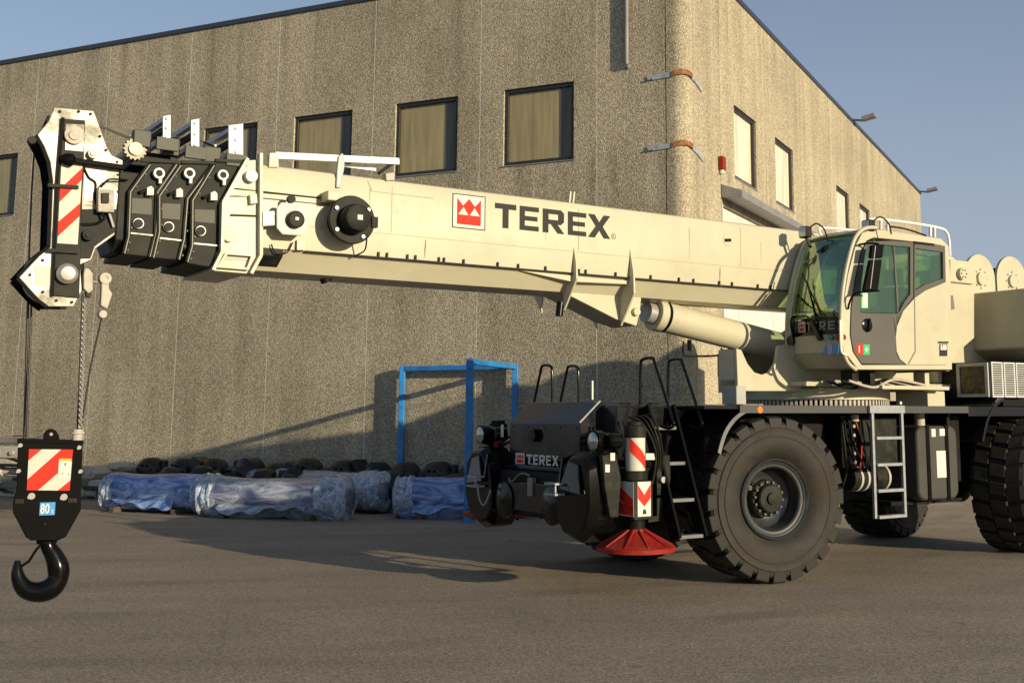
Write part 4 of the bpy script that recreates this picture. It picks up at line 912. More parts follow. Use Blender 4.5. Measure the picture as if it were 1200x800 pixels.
# shoulder plate behind the cab
slab("turret_shoulder", [(1112, 296), (1116, 306), (1143, 308), (1145, 330), (1142, 345), (1142, 396), (1126, 410), (1112, 432)], -.95, -.62, cream, bevel=.015)
slab("shoulder_pin_plate", [(1114, 304), (1142, 307), (1142, 333), (1114, 330)], -1.0, -.955, cream, bevel=.01)
disc("pin_cap", (1129.5, 320.5), -1.06, -1.0, .085, cream)
for k in range(6):
    a = 2 * math.pi * k / 6; c = Y(1129.5, 320.5, -1.06); MB().cyl((c.x + .055 * math.cos(a), -1.06, c.z + .055 * math.sin(a)), (c.x + .055 * math.cos(a), -1.075, c.z + .055 * math.sin(a)), .012, n=6).build("bolt", steel, K)
slab("door_latch_bar", [(1115, 346), (1117, 346), (1119, 362), (1115, 363)], -.975, -.955, greyp, bevel=.002)
for cxp, cyp in ((1149, 325), (1186, 328)):
    c = Y(cxp, cyp, -.62); r = Y(cxp + 17, cyp, -.62).x - c.x
    pts = [(c.x + r * math.cos(t), -.62, c.z + r * 1.0 * math.sin(t)) for t in [math.pi * k / 16 for k in range(17)]] + [(c.x - r, -.62, c.z - .5), (c.x + r, -.62, c.z - .5)]
    MB().prism(pts, (0, .05, 0)).build("winch_cheek", cream, K, bevel=.006)
    MB().prism([(p[0], p[1] + 1.15, p[2]) for p in pts], (0, .05, 0)).build("winch_cheek", cream, K, bevel=.006)
    MB().cyl((c.x, -.565, c.z - .05), (c.x, .52, c.z - .05), r * .72, n=32).build("winch_drum", blackm, K, smooth=35)
    MB().cyl((c.x, -.62, c.z - .02), (c.x, -.66, c.z - .02), .10, n=20).build("winch_hub", cream, K, bevel=.004, smooth=35)
    for k in range(8):
        a = 2 * math.pi * k / 8; MB().cyl((c.x + .14 * math.cos(a), -.621, c.z - .02 + .14 * math.sin(a)), (c.x + .14 * math.cos(a), -.635, c.z - .02 + .14 * math.sin(a)), .014, n=6).build("bolt", steel, K)
# cooler box
kx0 = 3.80; yk = -1.52
near = Y(1161, 440, yk)
xk = near.x
MB().box((xk, yk + .02, 2.10), (xk + 1.6, -.62, 2.60)).build("cooler_box", gunm, K, bevel=.03)
fl = X(1122, 440, xk).y
MB().ring([(xk - .004, yk + .03, 2.12), (xk - .004, fl, 2.12), (xk - .004, fl, 2.585), (xk - .004, yk + .03, 2.585)], [(xk - .004, yk + .08, 2.16), (xk - .004, fl - .05, 2.16), (xk - .004, fl - .05, 2.54), (xk - .004, yk + .08, 2.54)], (-.02, 0, 0)).build("cooler_frame", alu, K)
MB().box((xk - .006, yk + .08, 2.16), (xk - .002, fl - .05, 2.54)).build("cooler_matrix", brassd, K)
for k in range(6):
    x = xk + .03 + k * .27
    MB().ring([(x, yk + .016, 2.115), (x + .25, yk + .016, 2.115), (x + .25, yk + .016, 2.595), (x, yk + .016, 2.595)], [(x + .03, yk + .016, 2.14), (x + .22, yk + .016, 2.14), (x + .22, yk + .016, 2.57), (x + .03, yk + .016, 2.57)], (0, -.012, 0)).build("louvre_frame", alu, K)
    for j in range(14):
        z = 2.15 + j * .030; MB().box((x + .028, yk + .0, z), (x + .222, yk + .014, z + .013)).build("louvre_slat", alu, K)

# ---------------- cab
CB = MB()
def cabp(pts): return py(pts, -1.50)
# profile along the near side (photo pixels), bottom front round to the top and rear
prof = [(1007, 431), (994, 412), (990.5, 392), (991, 360), (996, 325), (1005, 290), (1014, 274), (1026, 270), (1060, 275), (1104, 281.5), (1111, 290), (1113, 330), (1115.5, 431)]
P3 = cabp(prof)
YF = -.52                                                # far side of the cab
cab = MB().prism([(p.x, -1.40, p.z) for p in cabp([(1010, 431), (997, 412), (995, 395), (1113, 395), (1114, 431)])], (0, YF + 1.40, 0)).build("cab_floor_tub", cream, K, bevel=.01)
fz = lambda p: (p.x, p.z)
side_out = cabp([(1009, 430.5), (1000, 415), (997, 392), (998, 360), (1003, 325), (1010, 294), (1016, 283), (1024, 279), (1060, 282.5), (1106, 288), (1108, 292), (1108.5, 330), (1076, 346), (1058, 364), (1050, 395), (1052, 417), (1062, 427), (1060, 431)])
# cream shell ring round the side (pillar, roof rail, rear post, sill)
outer = cabp([(1006, 433), (991, 414), (987.5, 392), (988.5, 358), (994, 322), (1003, 288), (1011, 272.5), (1024, 268), (1060, 273), (1103, 279.5), (1112, 288), (1114.5, 330), (1116, 433)])
inner = cabp([(1010, 427.5), (999.5, 412), (996, 392), (997, 360), (1002.5, 325), (1009.5, 293), (1016, 282), (1024, 278.5), (1060, 282), (1103, 287.5), (1107.5, 293), (1108.5, 330), (1109, 427.5)])
MB().ring([(p.x, -1.50, p.z) for p in outer], [(p.x, -1.50, p.z) for p in inner], (0, .07, 0)).build("cab_shell", cream, K, bevel=.012)
MB().ring([(p.x, YF, p.z) for p in outer], [(p.x, YF, p.z) for p in inner], (0, -.07, 0)).build("cab_shell", cream, K, bevel=.012)
# cream rear panel (big curved lower/rear part)
slab("rear_side_panel", [(1109, 330), (1100, 334), (1085, 340), (1072, 349), (1059, 364), (1051.5, 382), (1050, 396), (1051, 412), (1055, 421), (1063, 427.4), (1109, 427.4)], -1.508, -1.45, cream, bevel=.008)
slab("panel_seam", [(1071.2, 350), (1072.4, 349), (1073.2, 412), (1065, 427), (1063.8, 426), (1072, 411)], -1.5105, -1.507, greyp, bevel=0)
# grey door with glass opening
door_o = [(1010, 426), (1000.5, 412), (997, 392), (998, 360), (1003.5, 325), (1010.5, 293), (1017, 283), (1045, 282), (1070.5, 284), (1070.5, 348), (1058, 364), (1050.5, 382), (1049, 396), (1050, 412), (1053.5, 421), (1061, 427)]
door_i = [(1011, 366.5), (1009, 366), (1008, 364.5), (1008, 350), (1010.5, 325), (1014, 297), (1016.5, 288), (1030, 286.5), (1067, 289.5), (1067, 345), (1060, 354), (1056, 362), (1054, 366), (1052, 367), (1046, 367.4), (1030, 367)]
MB().ring(py(door_o, -1.503), py(door_i, -1.503), (0, .045, 0)).build("cab_door", doorg, K, bevel=.004)
MB().prism(py([(1010.5, 366), (1008, 364), (1008, 350), (1010.5, 325), (1014, 297), (1016.5, 288), (1030, 286.5), (1067, 289.5), (1067, 345), (1060, 354), (1056, 362), (1052, 367)], -1.485), (0, .008, 0)).build("door_glass", cabglass, K)
slab("glass_divider", [(1047, 287.5), (1048.5, 287.5), (1052.5, 345), (1053, 366), (1051.5, 366), (1050.5, 345)], -1.49, -1.47, doorg, bevel=0)
rw_o = [(1071.5, 284.2), (1107.5, 288), (1108.5, 329.5), (1100, 333.6), (1085, 339.6), (1071.5, 348.5)]
rw_i = [(1073, 291), (1105, 295.5), (1105.5, 326.5), (1097, 329), (1085, 333), (1073, 340)]
MB().ring(py(rw_o, -1.503), py(rw_i, -1.503), (0, .045, 0)).build("rear_window_frame", doorg, K, bevel=.004)
MB().prism(py(rw_i, -1.485), (0, .008, 0)).build("rear_side_glass", cabglass, K)
slab("air_slot", [(1071, 282.5), (1095, 285.5), (1095, 288), (1071, 285.5)], -1.512, -1.504, blackm, bevel=0)
# far side glass and rear glass
MB().prism([(p.x, YF - .03, p.z) for p in cabp([(1000, 366), (1009, 310), (1018, 285), (1104, 289), (1106, 360)])], (0, .008, 0)).build("far_side_glass", cabglass, K)
pr = cabp([(1108, 300), (1108, 365)]); MB().box((pr[0].x - .01, -1.38, pr[1].z), (pr[0].x, YF - .1, pr[0].z)).build("rear_glass", cabglass, K)
MB().box((pr[0].x - .03, -1.45, 2.45), (pr[0].x + .04, YF - .06, pr[1].z)).build("cab_rear_wall", hivis, K)
# roof
rt = cabp([(1012, 271), (1024, 267), (1060, 272), (1104, 279), (1110, 286), (1024, 276), (1014, 279)])
MB().prism([(p.x, -1.42, p.z) for p in rt], (0, YF + .08 + 1.42, 0)).build("cab_roof", cream, K, bevel=.01)
# front : curved windscreen between the pillars, slats from the side profile
wsp = cabp([(991, 371), (990, 358), (995, 325), (1004, 290), (1011, 274)])
yA, yB = -1.44, YF - .02
for (o_, nm, mt, e) in ((0, "windscreen", screen, .0),):
    m = MB(); n = 10; vs = []
    path = smoothpath(wsp, 4)
    for p in path:
        for k in range(n + 1):
            t = k / n; y = yA + (yB - yA) * t; vs.append((p.x + .01 - .10 * math.sin(math.pi * t) + .0, y, p.z))
    fs = [(i * (n + 1) + k, i * (n + 1) + k + 1, (i + 1) * (n + 1) + k + 1, (i + 1) * (n + 1) + k) for i in range(len(path) - 1) for k in range(n)]
    m.add(vs, fs); ws = m.build(nm, mt, K, smooth=60)
    so_ = ws.modifiers.new("thick", 'SOLIDIFY'); so_.thickness = .006
# lower front panel with lettering
def bow(y): t = (y - yA) / (yB - yA); return -.10 * math.sin(math.pi * t)
def front_band(pa_, pb_, name, mat, off=0.0, y0=yA, y1=yB, n=12):
    a_, b_ = cabp([pa_])[0], cabp([pb_])[0]; m = MB(); top = []; bot = []
    for k in range(n + 1):
        y = y0 + (y1 - y0) * k / n; top.append((a_.x + off + bow(y), y, a_.z)); bot.append((b_.x + off + bow(y), y, b_.z))
    N = n + 1; back = [(x + .04, y, z) for x, y, z in top + bot]
    vs = top + bot + back
    fs = [(k, k + 1, N + k + 1, N + k) for k in range(n)] + [(2 * N + k, 2 * N + k + 1, 3 * N + k + 1, 3 * N + k) for k in range(n)] + [(k, k + 1, 2 * N + k + 1, 2 * N + k) for k in range(n)] + [(N + k, N + k + 1, 3 * N + k + 1, 3 * N + k) for k in range(n)]
    m.add(vs, fs); return m.build(name, mat, K, smooth=40)
front_band((991, 371.5), (990.5, 390), "front_black_panel", blackp)
front_band((990.5, 391), (993, 412), "front_apron", cream)
front_band((993, 412.5), (1006, 430), "front_apron", cream)
front_band((1011, 272), (1017, 268), "windscreen_header", cream)
fp = cabp([(990.7, 380)])[0]
zc = fp.z
def fy(pxx): return X(pxx, 380, fp.x - .07).y
for ch, a_, b_ in [('T', 949, 953.5), ('E', 955, 960), ('R', 962, 968), ('E', 970, 976), ('X', 978, 986)]:
    y0, y1 = fy(a_), fy(b_); xx = fp.x + bow((y0 + y1) / 2) - .02
    glyph(ch, (xx, y0, zc - .055), (bow(y1) - bow(y0), y1 - y0, 0), (0, 0, .11), FRONT, K, greyl)
y0, y1 = fy(937), fy(947); crown((fp.x + bow(y0) - .018, y0, zc - .07), (bow(y1) - bow(y0), y1 - y0, 0), (0, 0, .14), FRONT, K)
# pillars, guard tubes, far pillar
def sidetube(pts, y, r, name, mat, par=K): return MB().tube(smoothpath([Y(a, b, y) for a, b in pts], 5), r, 10).build(name, mat, par, smooth=60)
sidetube([(1003, 433), (993, 424), (987, 405), (985.5, 380), (986.5, 350), (991, 318), (999, 286), (1006, 273), (1016, 267), (1030, 267)], -1.53, .026, "pillar_guard_tube", cream)
sidetube([(992, 416), (988, 414), (985.5, 408), (984.5, 375)], -1.58, .016, "grab_rail", white)
fx_ = lambda a, b: X(a, b, 1.42)
MB().tube(smoothpath([(p.x - .02, YF, p.z) for p in cabp([(1003, 432), (992, 412), (990, 385), (991, 355), (996, 322), (1004, 290), (1012, 274), (1024, 268)])], 5), .035, 10).build("far_pillar", cream, K, smooth=60)
# roof rails
ra = [Y(1022, 268, -1.42), Y(1018, 258.5, -1.42), Y(1030, 257, -1.42), Y(1065, 261, -1.42), Y(1100, 267, -1.42), Y(1109, 272, -1.42), Y(1112, 282, -1.42), Y(1113, 300, -1.42)]
MB().tube(smoothpath(ra, 5), .020, 8).build("roof_rail", white, K, smooth=60)
for a_, b_ in (((1040, 270), (1040, 258.5)), ((1032, 269), (1032, 257.5)), ((1090, 277), (1090, 265.5)), ((1095, 278), (1095, 266.5))):
    MB().bar(Y(*a_, -1.42), Y(*b_, -1.42), .025, .03).build("rail_post", white, K)
MB().tube(smoothpath([(p.x, YF - .02, p.z) for p in ra[:7]], 5), .018, 8).build("roof_rail", white, K, smooth=60)
MB().tube(smoothpath([Y(1038, 265, -1.2), Y(1060, 268, -1.1), Y(1085, 276, -.9)], 5), .012, 6).build("wiper_cable", blackm, K, smooth=60)
# work lights
for c, nm in ((Y(1016, 264.5, -1.46), 0), (Vector((fp.x + .35, YF + .02, 4.26)), 1)):
    if nm: c = X(942, 272, fp.x + .05)
    MB().box((c.x - .03, c.y - .075, c.z - .075), (c.x + .08, c.y + .075, c.z + .075)).build("work_light", gunm, K, bevel=.02)
    MB().box((c.x - .036, c.y - .06, c.z - .06), (c.x - .031, c.y + .06, c.z + .06)).build("work_light_lens", lens, K)
    MB().tube(smoothpath([(c.x + .05, c.y - .05, c.z + .05), (c.x + .08, c.y - .15, c.z + .1), (c.x + .15, c.y - .22, c.z + .02), (c.x + .2, c.y - .22, c.z - .12)], 5), .010, 6).build("lamp_cable", gunm, K, smooth=60)
    MB().bar((c.x + .04, c.y, c.z - .07), (c.x + .10, c.y - .02, c.z - .2), .03).build("lamp_bracket", gunm, K)
# mirrors
slab("mirror_housing", [(1023, 287), (1036.5, 286), (1034.5, 302), (1021, 302.5)], -1.74, -1.68, blackn, bevel=.012)
slab("mirror_housing", [(1021, 304.5), (1034, 304), (1029, 341), (1013.5, 340)], -1.74, -1.68, blackn, bevel=.012)
slab("mirror_glass_edge", [(1025.8, 288), (1026.6, 288), (1020.5, 338), (1019.7, 338)], -1.745, -1.742, steel, bevel=0)
MB().tube(smoothpath([Y(1030, 340.5, -1.71), Y(1010, 342, -1.66), Y(1000, 346, -1.6), Y(995, 356, -1.55), Y(994, 362, -1.52)], 5), .014, 7).build("mirror_arm", blackn, K, smooth=60)
MB().tube(smoothpath([Y(1030, 286, -1.71), Y(1018, 285, -1.62), Y(1006, 287, -1.53)], 5), .014, 7).build("mirror_arm", blackn, K, smooth=60)
MB().tube(smoothpath([X(931, 371, fp.x - .02), X(928, 374, fp.x - .2), X(928, 384, fp.x - .2), X(931, 394, fp.x - .05)], 5), .02, 7).build("mirror_arm", blackn, K, smooth=60)
# door handle, decals
c = Y(1016, 381, -1.505)
MB().lathe([(0, .085), (.012, .085), (.02, .06)], c, (0, -1, 0), n=24).build("door_handle", blackp, K, smooth=35).scale = (1, 1, 1)
MB().bar((c.x + .0, -1.535, c.z - .08), (c.x + .02, -1.535, c.z + .08), .03, .02).build("handle_lever", blackp, K)
def decal(a, b, y, mat, name="door_decal", par=K):
    (x0, y0), (x1, y1) = a, b; return MB().prism(py([(x0, y0), (x1, y0), (x1, y1), (x0, y1)], y), (0, -.002, 0)).build(name, mat, par)
decal((1003.5, 403), (1011, 415), -1.504, decal_r); decal((1011.6, 403.5), (1019, 415.5), -1.504, decal_g)
decal((1006.3, 405), (1007.6, 413), -1.507, decal_w, "decal_mark"); decal((1013.2, 408.4), (1017.4, 410), -1.507, decal_w, "decal_mark"); decal((1014.6, 406.5), (1016, 412.3), -1.507, decal_w, "decal_mark")
decal((1008.5, 343), (1017, 361), -1.4865, decal_g, "window_notice"); decal((1010.5, 343.5), (1016.6, 360.5), -1.489, decal_w, "window_notice")
decal((1099.5, 400), (1111.5, 402), -1.515, decal_k, "warning_plate"); decal((1101.3, 403), (1110, 417), -1.515, decal_k, "warning_plate"); decal((1102.2, 404), (1109.2, 410), -1.518, decal_w, "warning_plate"); text("!", Y(1104, 409.5, -1.521), (.09, 0, 0), (0, 0, .09), NEAR, K, decal_k, "warning_symbol")
for i, (a_, m_) in enumerate(((959, decal_b), (966, decal_b), (973, decal_b), (980, decal_b))):
    p = X(a_, 409, fp.x - .05); MB().box((p.x - .012, p.y - .045, p.z - .06), (p.x - .008, p.y + .045, p.z + .06)).build("apron_label", decal_b if i % 2 else lilac, K)
for a_, m_ in ((974, decal_g), (982.5, decal_r), (986.5, decal_r)):
    p = X(a_, 395, fp.x - .06); MB().cyl((p.x + .04, p.y, p.z), (p.x - .02, p.y, p.z), .035, n=16).build("hose_coupling", teal if m_ is decal_g else redp, K, smooth=35)
p = X(931, 399, fp.x); MB().cyl((p.x + .05, p.y, p.z), (p.x - .08, p.y, p.z), .06, n=18).build("fog_lamp", blackp, K, smooth=35)
# wiper
q0 = X(957, 376, fp.x - .1); q1 = X(946, 330, fp.x - .08)
MB().bar(q0, q1, .018).build("wiper_arm", blackm, K); MB().bar(X(964, 372, fp.x - .1), X(940, 320, fp.x - .06), .014).build("wiper_blade", blackm, K)
MB().bar(X(952, 377, fp.x - .13), X(962, 398, fp.x - .13), .07, .05).build("wiper_motor", blackp, K)
# interior
c = cabp([(1060, 400)])[0]
cx_ = c.x
MB().box((cx_ - .25, -1.28, 2.62), (cx_ + .27, -.78, 2.84)).build("seat_cushion", seatm, K, bevel=.05)
MB().prism([(cx_ + .15, -1.27, 2.84), (cx_ + .32, -1.27, 2.84), (cx_ + .42, -1.27, 3.55), (cx_ + .30, -1.27, 3.58)], (0, .48, 0)).build("seat_back", seatm, K, bevel=.05)
MB().box((cx_ + .32, -1.18, 3.6), (cx_ + .44, -.88, 3.82)).build("headrest", seatm, K, bevel=.04)
for y in (-1.38, -.68): MB().box((cx_ - .35, y - .06, 2.7), (cx_ + .15, y + .06, 3.0)).build("arm_console", hivis, K, bevel=.03)
MB().box((cx_ - .75, -1.15, 2.50), (cx_ - .55, -.85, 2.95)).build("dash_pod", hivis, K, bevel=.04)
m = MB(); ac = Vector((cx_ - .50, -1.0, 3.06)); m.tube([ac + Vector((.06 * math.sin(t) * .0 + .1 * math.cos(t), .18 * math.sin(t), .16 * math.cos(t))) for t in [2 * math.pi * k / 20 for k in range(20)]], .016, 7, closed=True); m.build("steering_wheel", blackm, K, smooth=60)
MB().box((1.75, -1.38, 2.47), (3.2, -.6, 2.5)).build("cab_floor", blackm, K)
MB().box((cx_ - .68, -.80, 2.95), (cx_ - .60, -.62, 3.22)).build("load_display", blackm, K, bevel=.01)
MB().tube(smoothpath([(cx_ - .66, -.72, 2.6), (cx_ - .64, -.70, 2.8), (cx_ - .62, -.70, 2.95)], 4), .02, 7).build("display_stalk", blackm, K, smooth=60)
for y in (-1.30, -.76): MB().cyl((cx_ - .30, y, 3.0), (cx_ - .33, y, 3.18), .018, n=8).cyl((cx_ - .33, y, 3.16), (cx_ - .335, y, 3.24), .03, n=10).build("joystick", blackm, K, smooth=35)
MB().box((cx_ - .1, -1.30, 4.02), (cx_ + .5, -.70, 4.10)).build("roof_lining", hivis, K, bevel=.02)

# ---------------- boom
bz = lambda p, q, y=-.45: Y(p, q, y).z
ZT = 4.325; ZS = 3.495; zt0 = ZT
sec = [(-.45, 3.74), (-.45, ZT - .07), (-.43, ZT - .02), (-.38, ZT), (.38, ZT), (.43, ZT - .02), (.45, ZT - .07), (.45, 3.74), (.425, ZS), (.40, ZS), (.24, 3.29), (.12, 3.265), (-.12, 3.265), (-.24, 3.29), (-.40, ZS), (-.425, ZS)]
x0 = Y(296, 250, -.45).x; x1 = 2.0
boom = MB().loft([(x0, a, b) for a, b in sec], [(x1, a, b) for a, b in sec], True, False).loft([(x1, a, b) for a, b in sec], [(3.75, a * .95, 3.36 + (b - 3.265) * .52) for a, b in sec], False, True).build("boom_base_section", cream, K, smooth=25)
for xw in (-4.30, -1.95, .55):   # transverse butt welds and the stiffened lower fold
    MB().box((xw, -.4525, 3.76), (xw + .008, -.449, ZT - .08)).build("butt_weld", weldm, boom)
MB().box((x0 + .3, -.4515, 3.738), (1.9, -.4495, 3.744)).build("fold_line", weldm, boom)
for xw, zz, ln in ((-4.55, 4.20, .35), (-2.4, 4.05, .22), (-.3, 4.18, .4), (.9, 4.1, .28), (-3.9, 3.72, .2), (.2, 3.72, .25)):
    MB().prism([(xw, -.4508, zz), (xw + .012, -.4508, zz), (xw + .007, -.4508, zz - ln), (xw + .003, -.4508, zz - ln)], (0, -.0008, 0)).build("grease_run", weldm, boom)
m = MB().box((x0 + .55, -.452, ZS - .010), (2.0, -.40, ZS + .002)); m.build("weld_seam", decal_k, boom)
for t in (444, 454, 478, 487.5, 515, 521, 544, 584, 608, 640, 679, 687, 722, 763, 796, 813, 843, 858, 888, 903):
    p = Y(t, 300, -.45); MB().box((p.x - .009, -.452, ZS), (p.x + .009, -.42, ZS + .05)).build("weld_tab", decal_k, boom)
wl = [Y(431, 212, -.452), Y(436, 224, -.452), Y(508, 232.5, -.452)]
for a_, b_ in zip(wl, wl[1:]): MB().bar(a_, b_, .006).build("weld_seam", greyp, boom)
MB().tube([Y(275, 221, -.50), Y(330, 227, -.47), Y(385, 233, -.46)], .006, 6).build("sensor_cable", blackm, boom)
MB().tube([Y(268, 229, -.53), Y(300, 231, -.47), Y(385, 240, -.46)], .004, 6).build("sensor_cable", greyp, boom)
# lettering on the boom
yb_ = -.4505
def bl(ch, xa, xb, top, bot):
    a_ = Y(xa, top, yb_); b_ = Y(xb, top, yb_); z1 = a_.z; z0 = Y(xa, bot, yb_).z
    glyph(ch, (a_.x, yb_, LZ0), (b_.x - a_.x, 0, 0), (0, 0, LZ1 - LZ0), NEAR, boom, decal_k)
LZ1 = Y(580, 237.5, yb_).z; LZ0 = Y(588, 267, yb_).z
for ch, a_, b_ in (('T', 580, 605), ('E', 609, 631.5), ('R', 636, 661), ('E', 665.5, 687), ('X', 689, 715)): bl(ch, a_, b_, 240, 270)
p0 = Y(529.5, 268, yb_); p1 = Y(568.5, 268, yb_); zt1 = Y(529.5, 226, yb_).z
z0c = Y(529.5, 266.5, yb_).z
crown((p0.x, yb_ + .0006, z0c), (p1.x - p0.x, 0, 0), (0, 0, zt1 - z0c), NEAR, boom)
c = Y(719, 277, yb_); rr = .035; a = [2 * math.pi * i / 20 for i in range(20)]
MB().ring([(c.x + rr * math.cos(t), yb_, c.z + rr * math.sin(t)) for t in a], [(c.x + (rr - .005) * math.cos(t), yb_, c.z + (rr - .005) * math.sin(t)) for t in a], (0, -.002, 0)).build("trademark_ring", decal_k, boom)
text("R", (c.x - .017, yb_, c.z - .018), (.052, 0, 0), (0, 0, .052), NEAR, boom, decal_k, "trademark_letter")
# small stop on the side near the cab, prong on the top
disc("inspection_plug", (853.5, 281), -.455, -.447, .085, cream, boom)
slab("plug_slot", [(850, 279.6), (857, 279.6), (857, 283), (850, 283)], -.468, -.456, blackm, boom, bevel=0)
for dx in (0, .05):
    p = Y(668, 231, -.40); MB().bar((p.x + dx, -.38, ZT - .02), (p.x + dx + .02, -.38, ZT + .13), .02).build("rope_prong", cream, boom)

# sensors and reel on the boom
c = Y(343.5, 257, -.62); hs = .165
oc = [(c.x + hs * a, -.62, c.z + hs * b) for a, b in ((-1, .55), (-.75, .95), (.6, .95), (.92, .6), (.92, -.6), (.6, -.92), (-.6, -.95), (-.95, -.6))]
MB().prism(oc, (0, .035, 0)).build("sensor_plate", decal_w, boom, bevel=.01)
MB().cyl((c.x, -.62, c.z), (c.x, -.452, c.z), .09, n=20).build("sensor_mount", cream, boom, smooth=35)
slab("sensor_bracket", [(308, 248), (322, 247), (322, 264), (308, 265)], -.58, -.56, alu, boom, bevel=.004)
MB().bar(Y(318, 256, -.57), Y(318, 256, -.455), .06).build("bracket_arm", alu, boom)
MB().lathe([(0, .085), (.045, .085), (.06, .07), (.06, 0)], (c.x + .015, -.62, c.z - .005), (0, -1, 0), n=24).build("sensor_cap", gunm, boom, smooth=35)
MB().box((c.x, -.684, c.z - .015), (c.x + .035, -.681, c.z + .015)).build("sensor_label", decal_w, boom)
MB().cyl((c.x - .02, -.62, c.z + .2), (c.x - .02, -.57, c.z + .2), .04, n=16).build("sensor_knob", gunm, boom, smooth=35)
c = Y(414, 257, -.70)
MB().lathe([(.0, .235), (.012, .245), (.035, .245), (.05, .235)], (c.x, -.68, c.z), (0, 1, 0), n=48).build("cable_reel", gunm, boom, smooth=30)
MB().lathe([(.0, .18), (.17, .18)], (c.x, -.63, c.z), (0, 1, 0), n=36).build("reel_drum", blackm, boom, smooth=35)
MB().lathe([(0, .15), (-.08, .15), (-.10, .135), (-.16, .13), (-.17, .11), (-.17, .0)], (c.x, -.68, c.z), (0, 1, 0), n=40).build("reel_motor", gunm, boom, smooth=30)
MB().box((c.x - .02, -.856, c.z - .025), (c.x + .035, -.852, c.z + .025)).build("sensor_label", decal_w, boom)
for a_ in (35, 150, 215, 305):
    t = R(a_); MB().cyl((c.x + .2 * math.cos(t), -.68, c.z + .2 * math.sin(t)), (c.x + .2 * math.cos(t), -.70, c.z + .2 * math.sin(t)), .02, n=10).build("reel_bolt", steel, boom)
MB().box((c.x + .2, -.70, c.z - .06), (c.x + .27, -.64, c.z + .05)).build("reel_catch", gunm, boom, bevel=.006)
MB().box((c.x - .25, -.64, c.z + .18), (c.x - .12, -.455, c.z + .28)).build("reel_bracket", cream, boom, bevel=.01)
MB().tube(smoothpath([Y(318, 286, -.46), Y(323, 297, -.46), Y(336, 296, -.46), Y(343, 284, -.46)], 5), .007, 6).build("sensor_cable", blackm, boom)
MB().tube(smoothpath([Y(430, 275, -.68), Y(428, 292, -.6), Y(420, 298, -.5), Y(415, 300, -.46)], 5), .008, 6).build("sensor_cable", blackm, boom)
slab("cable_clamp", [(348, 281), (358, 281), (358, 293), (348, 293)], -.47, -.452, cream, boom, bevel=.004)
# rail strut on top of the boom
MB().bar(Y(322, 182.5, -.42), Y(467, 189.5, -.42), .055, .07).build("top_strut", white, boom, bevel=.006)
slab("strut_lug", [(315, 196), (316, 179), (326, 179), (327, 196)], -.46, -.40, cream, boom)
slab("strut_hanger", [(397, 183), (401, 179), (404, 183), (404, 196), (399, 220), (394, 220), (395, 200)], -.475, -.452, galv, boom)
slab("strut_stop", [(452, 203), (462, 202), (463, 211), (453, 212)], -.46, -.38, casting, boom)
MB().bar(Y(462, 190, -.42), Y(444, 203, -.42), .05, .03).build("strut_pad", blackm, boom)
MB().bar(Y(403, 194, -.3), Y(440, 199, -.3), .03).build("inner_strut", white, boom)
MB().cyl(Y(380, 322, -.1), Y(383, 331, -.1), .06, n=14).build("cable_gland", blackm, boom)

# lift lug under the boom
lug = MB().prism([(p.x, -.24, p.z) for p in py([(608, 316), (735, 329), (752, 345), (750, 366), (746, 382), (722, 374)], -.24)], (0, .48, 0)).build("lift_lug", cream, boom, bevel=.01)
MB().prism([(p.x, -.42, p.z) for p in py([(610, 317), (738, 329), (735, 333), (670, 330)], -.42)], (0, .84, 0)).build("lug_flange", cream, boom, bevel=.004)
for pts, xw in (([(-.452, 3.80), (-.50, 3.60), (-.51, 3.42), (-.25, 3.08), (-.23, 3.30), (-.39, 3.49), (-.44, 3.52)], 672), ([(-.452, 3.84), (-.52, 3.55), (-.53, 3.30), (-.26, 2.93), (-.23, 3.26), (-.39, 3.48), (-.44, 3.50)], 738)):
    xg = Y(xw, 320, -.45).x
    MB().prism([(xg, a_, b_) for a_, b_ in pts], (.025, 0, 0)).build("gusset_plate", cream, boom, bevel=.003)
    MB().prism([(xg, -a_, b_) for a_, b_ in pts], (.025, 0, 0)).build("gusset_plate", cream, boom, bevel=.003)
disc("lug_pin", (747, 365), -.29, -.24, .05, cream, boom)
MB().cyl(Y(657, 354, -.1), Y(655, 370, -.1), .045, n=16).build("proximity_switch", blackp, boom, smooth=35)

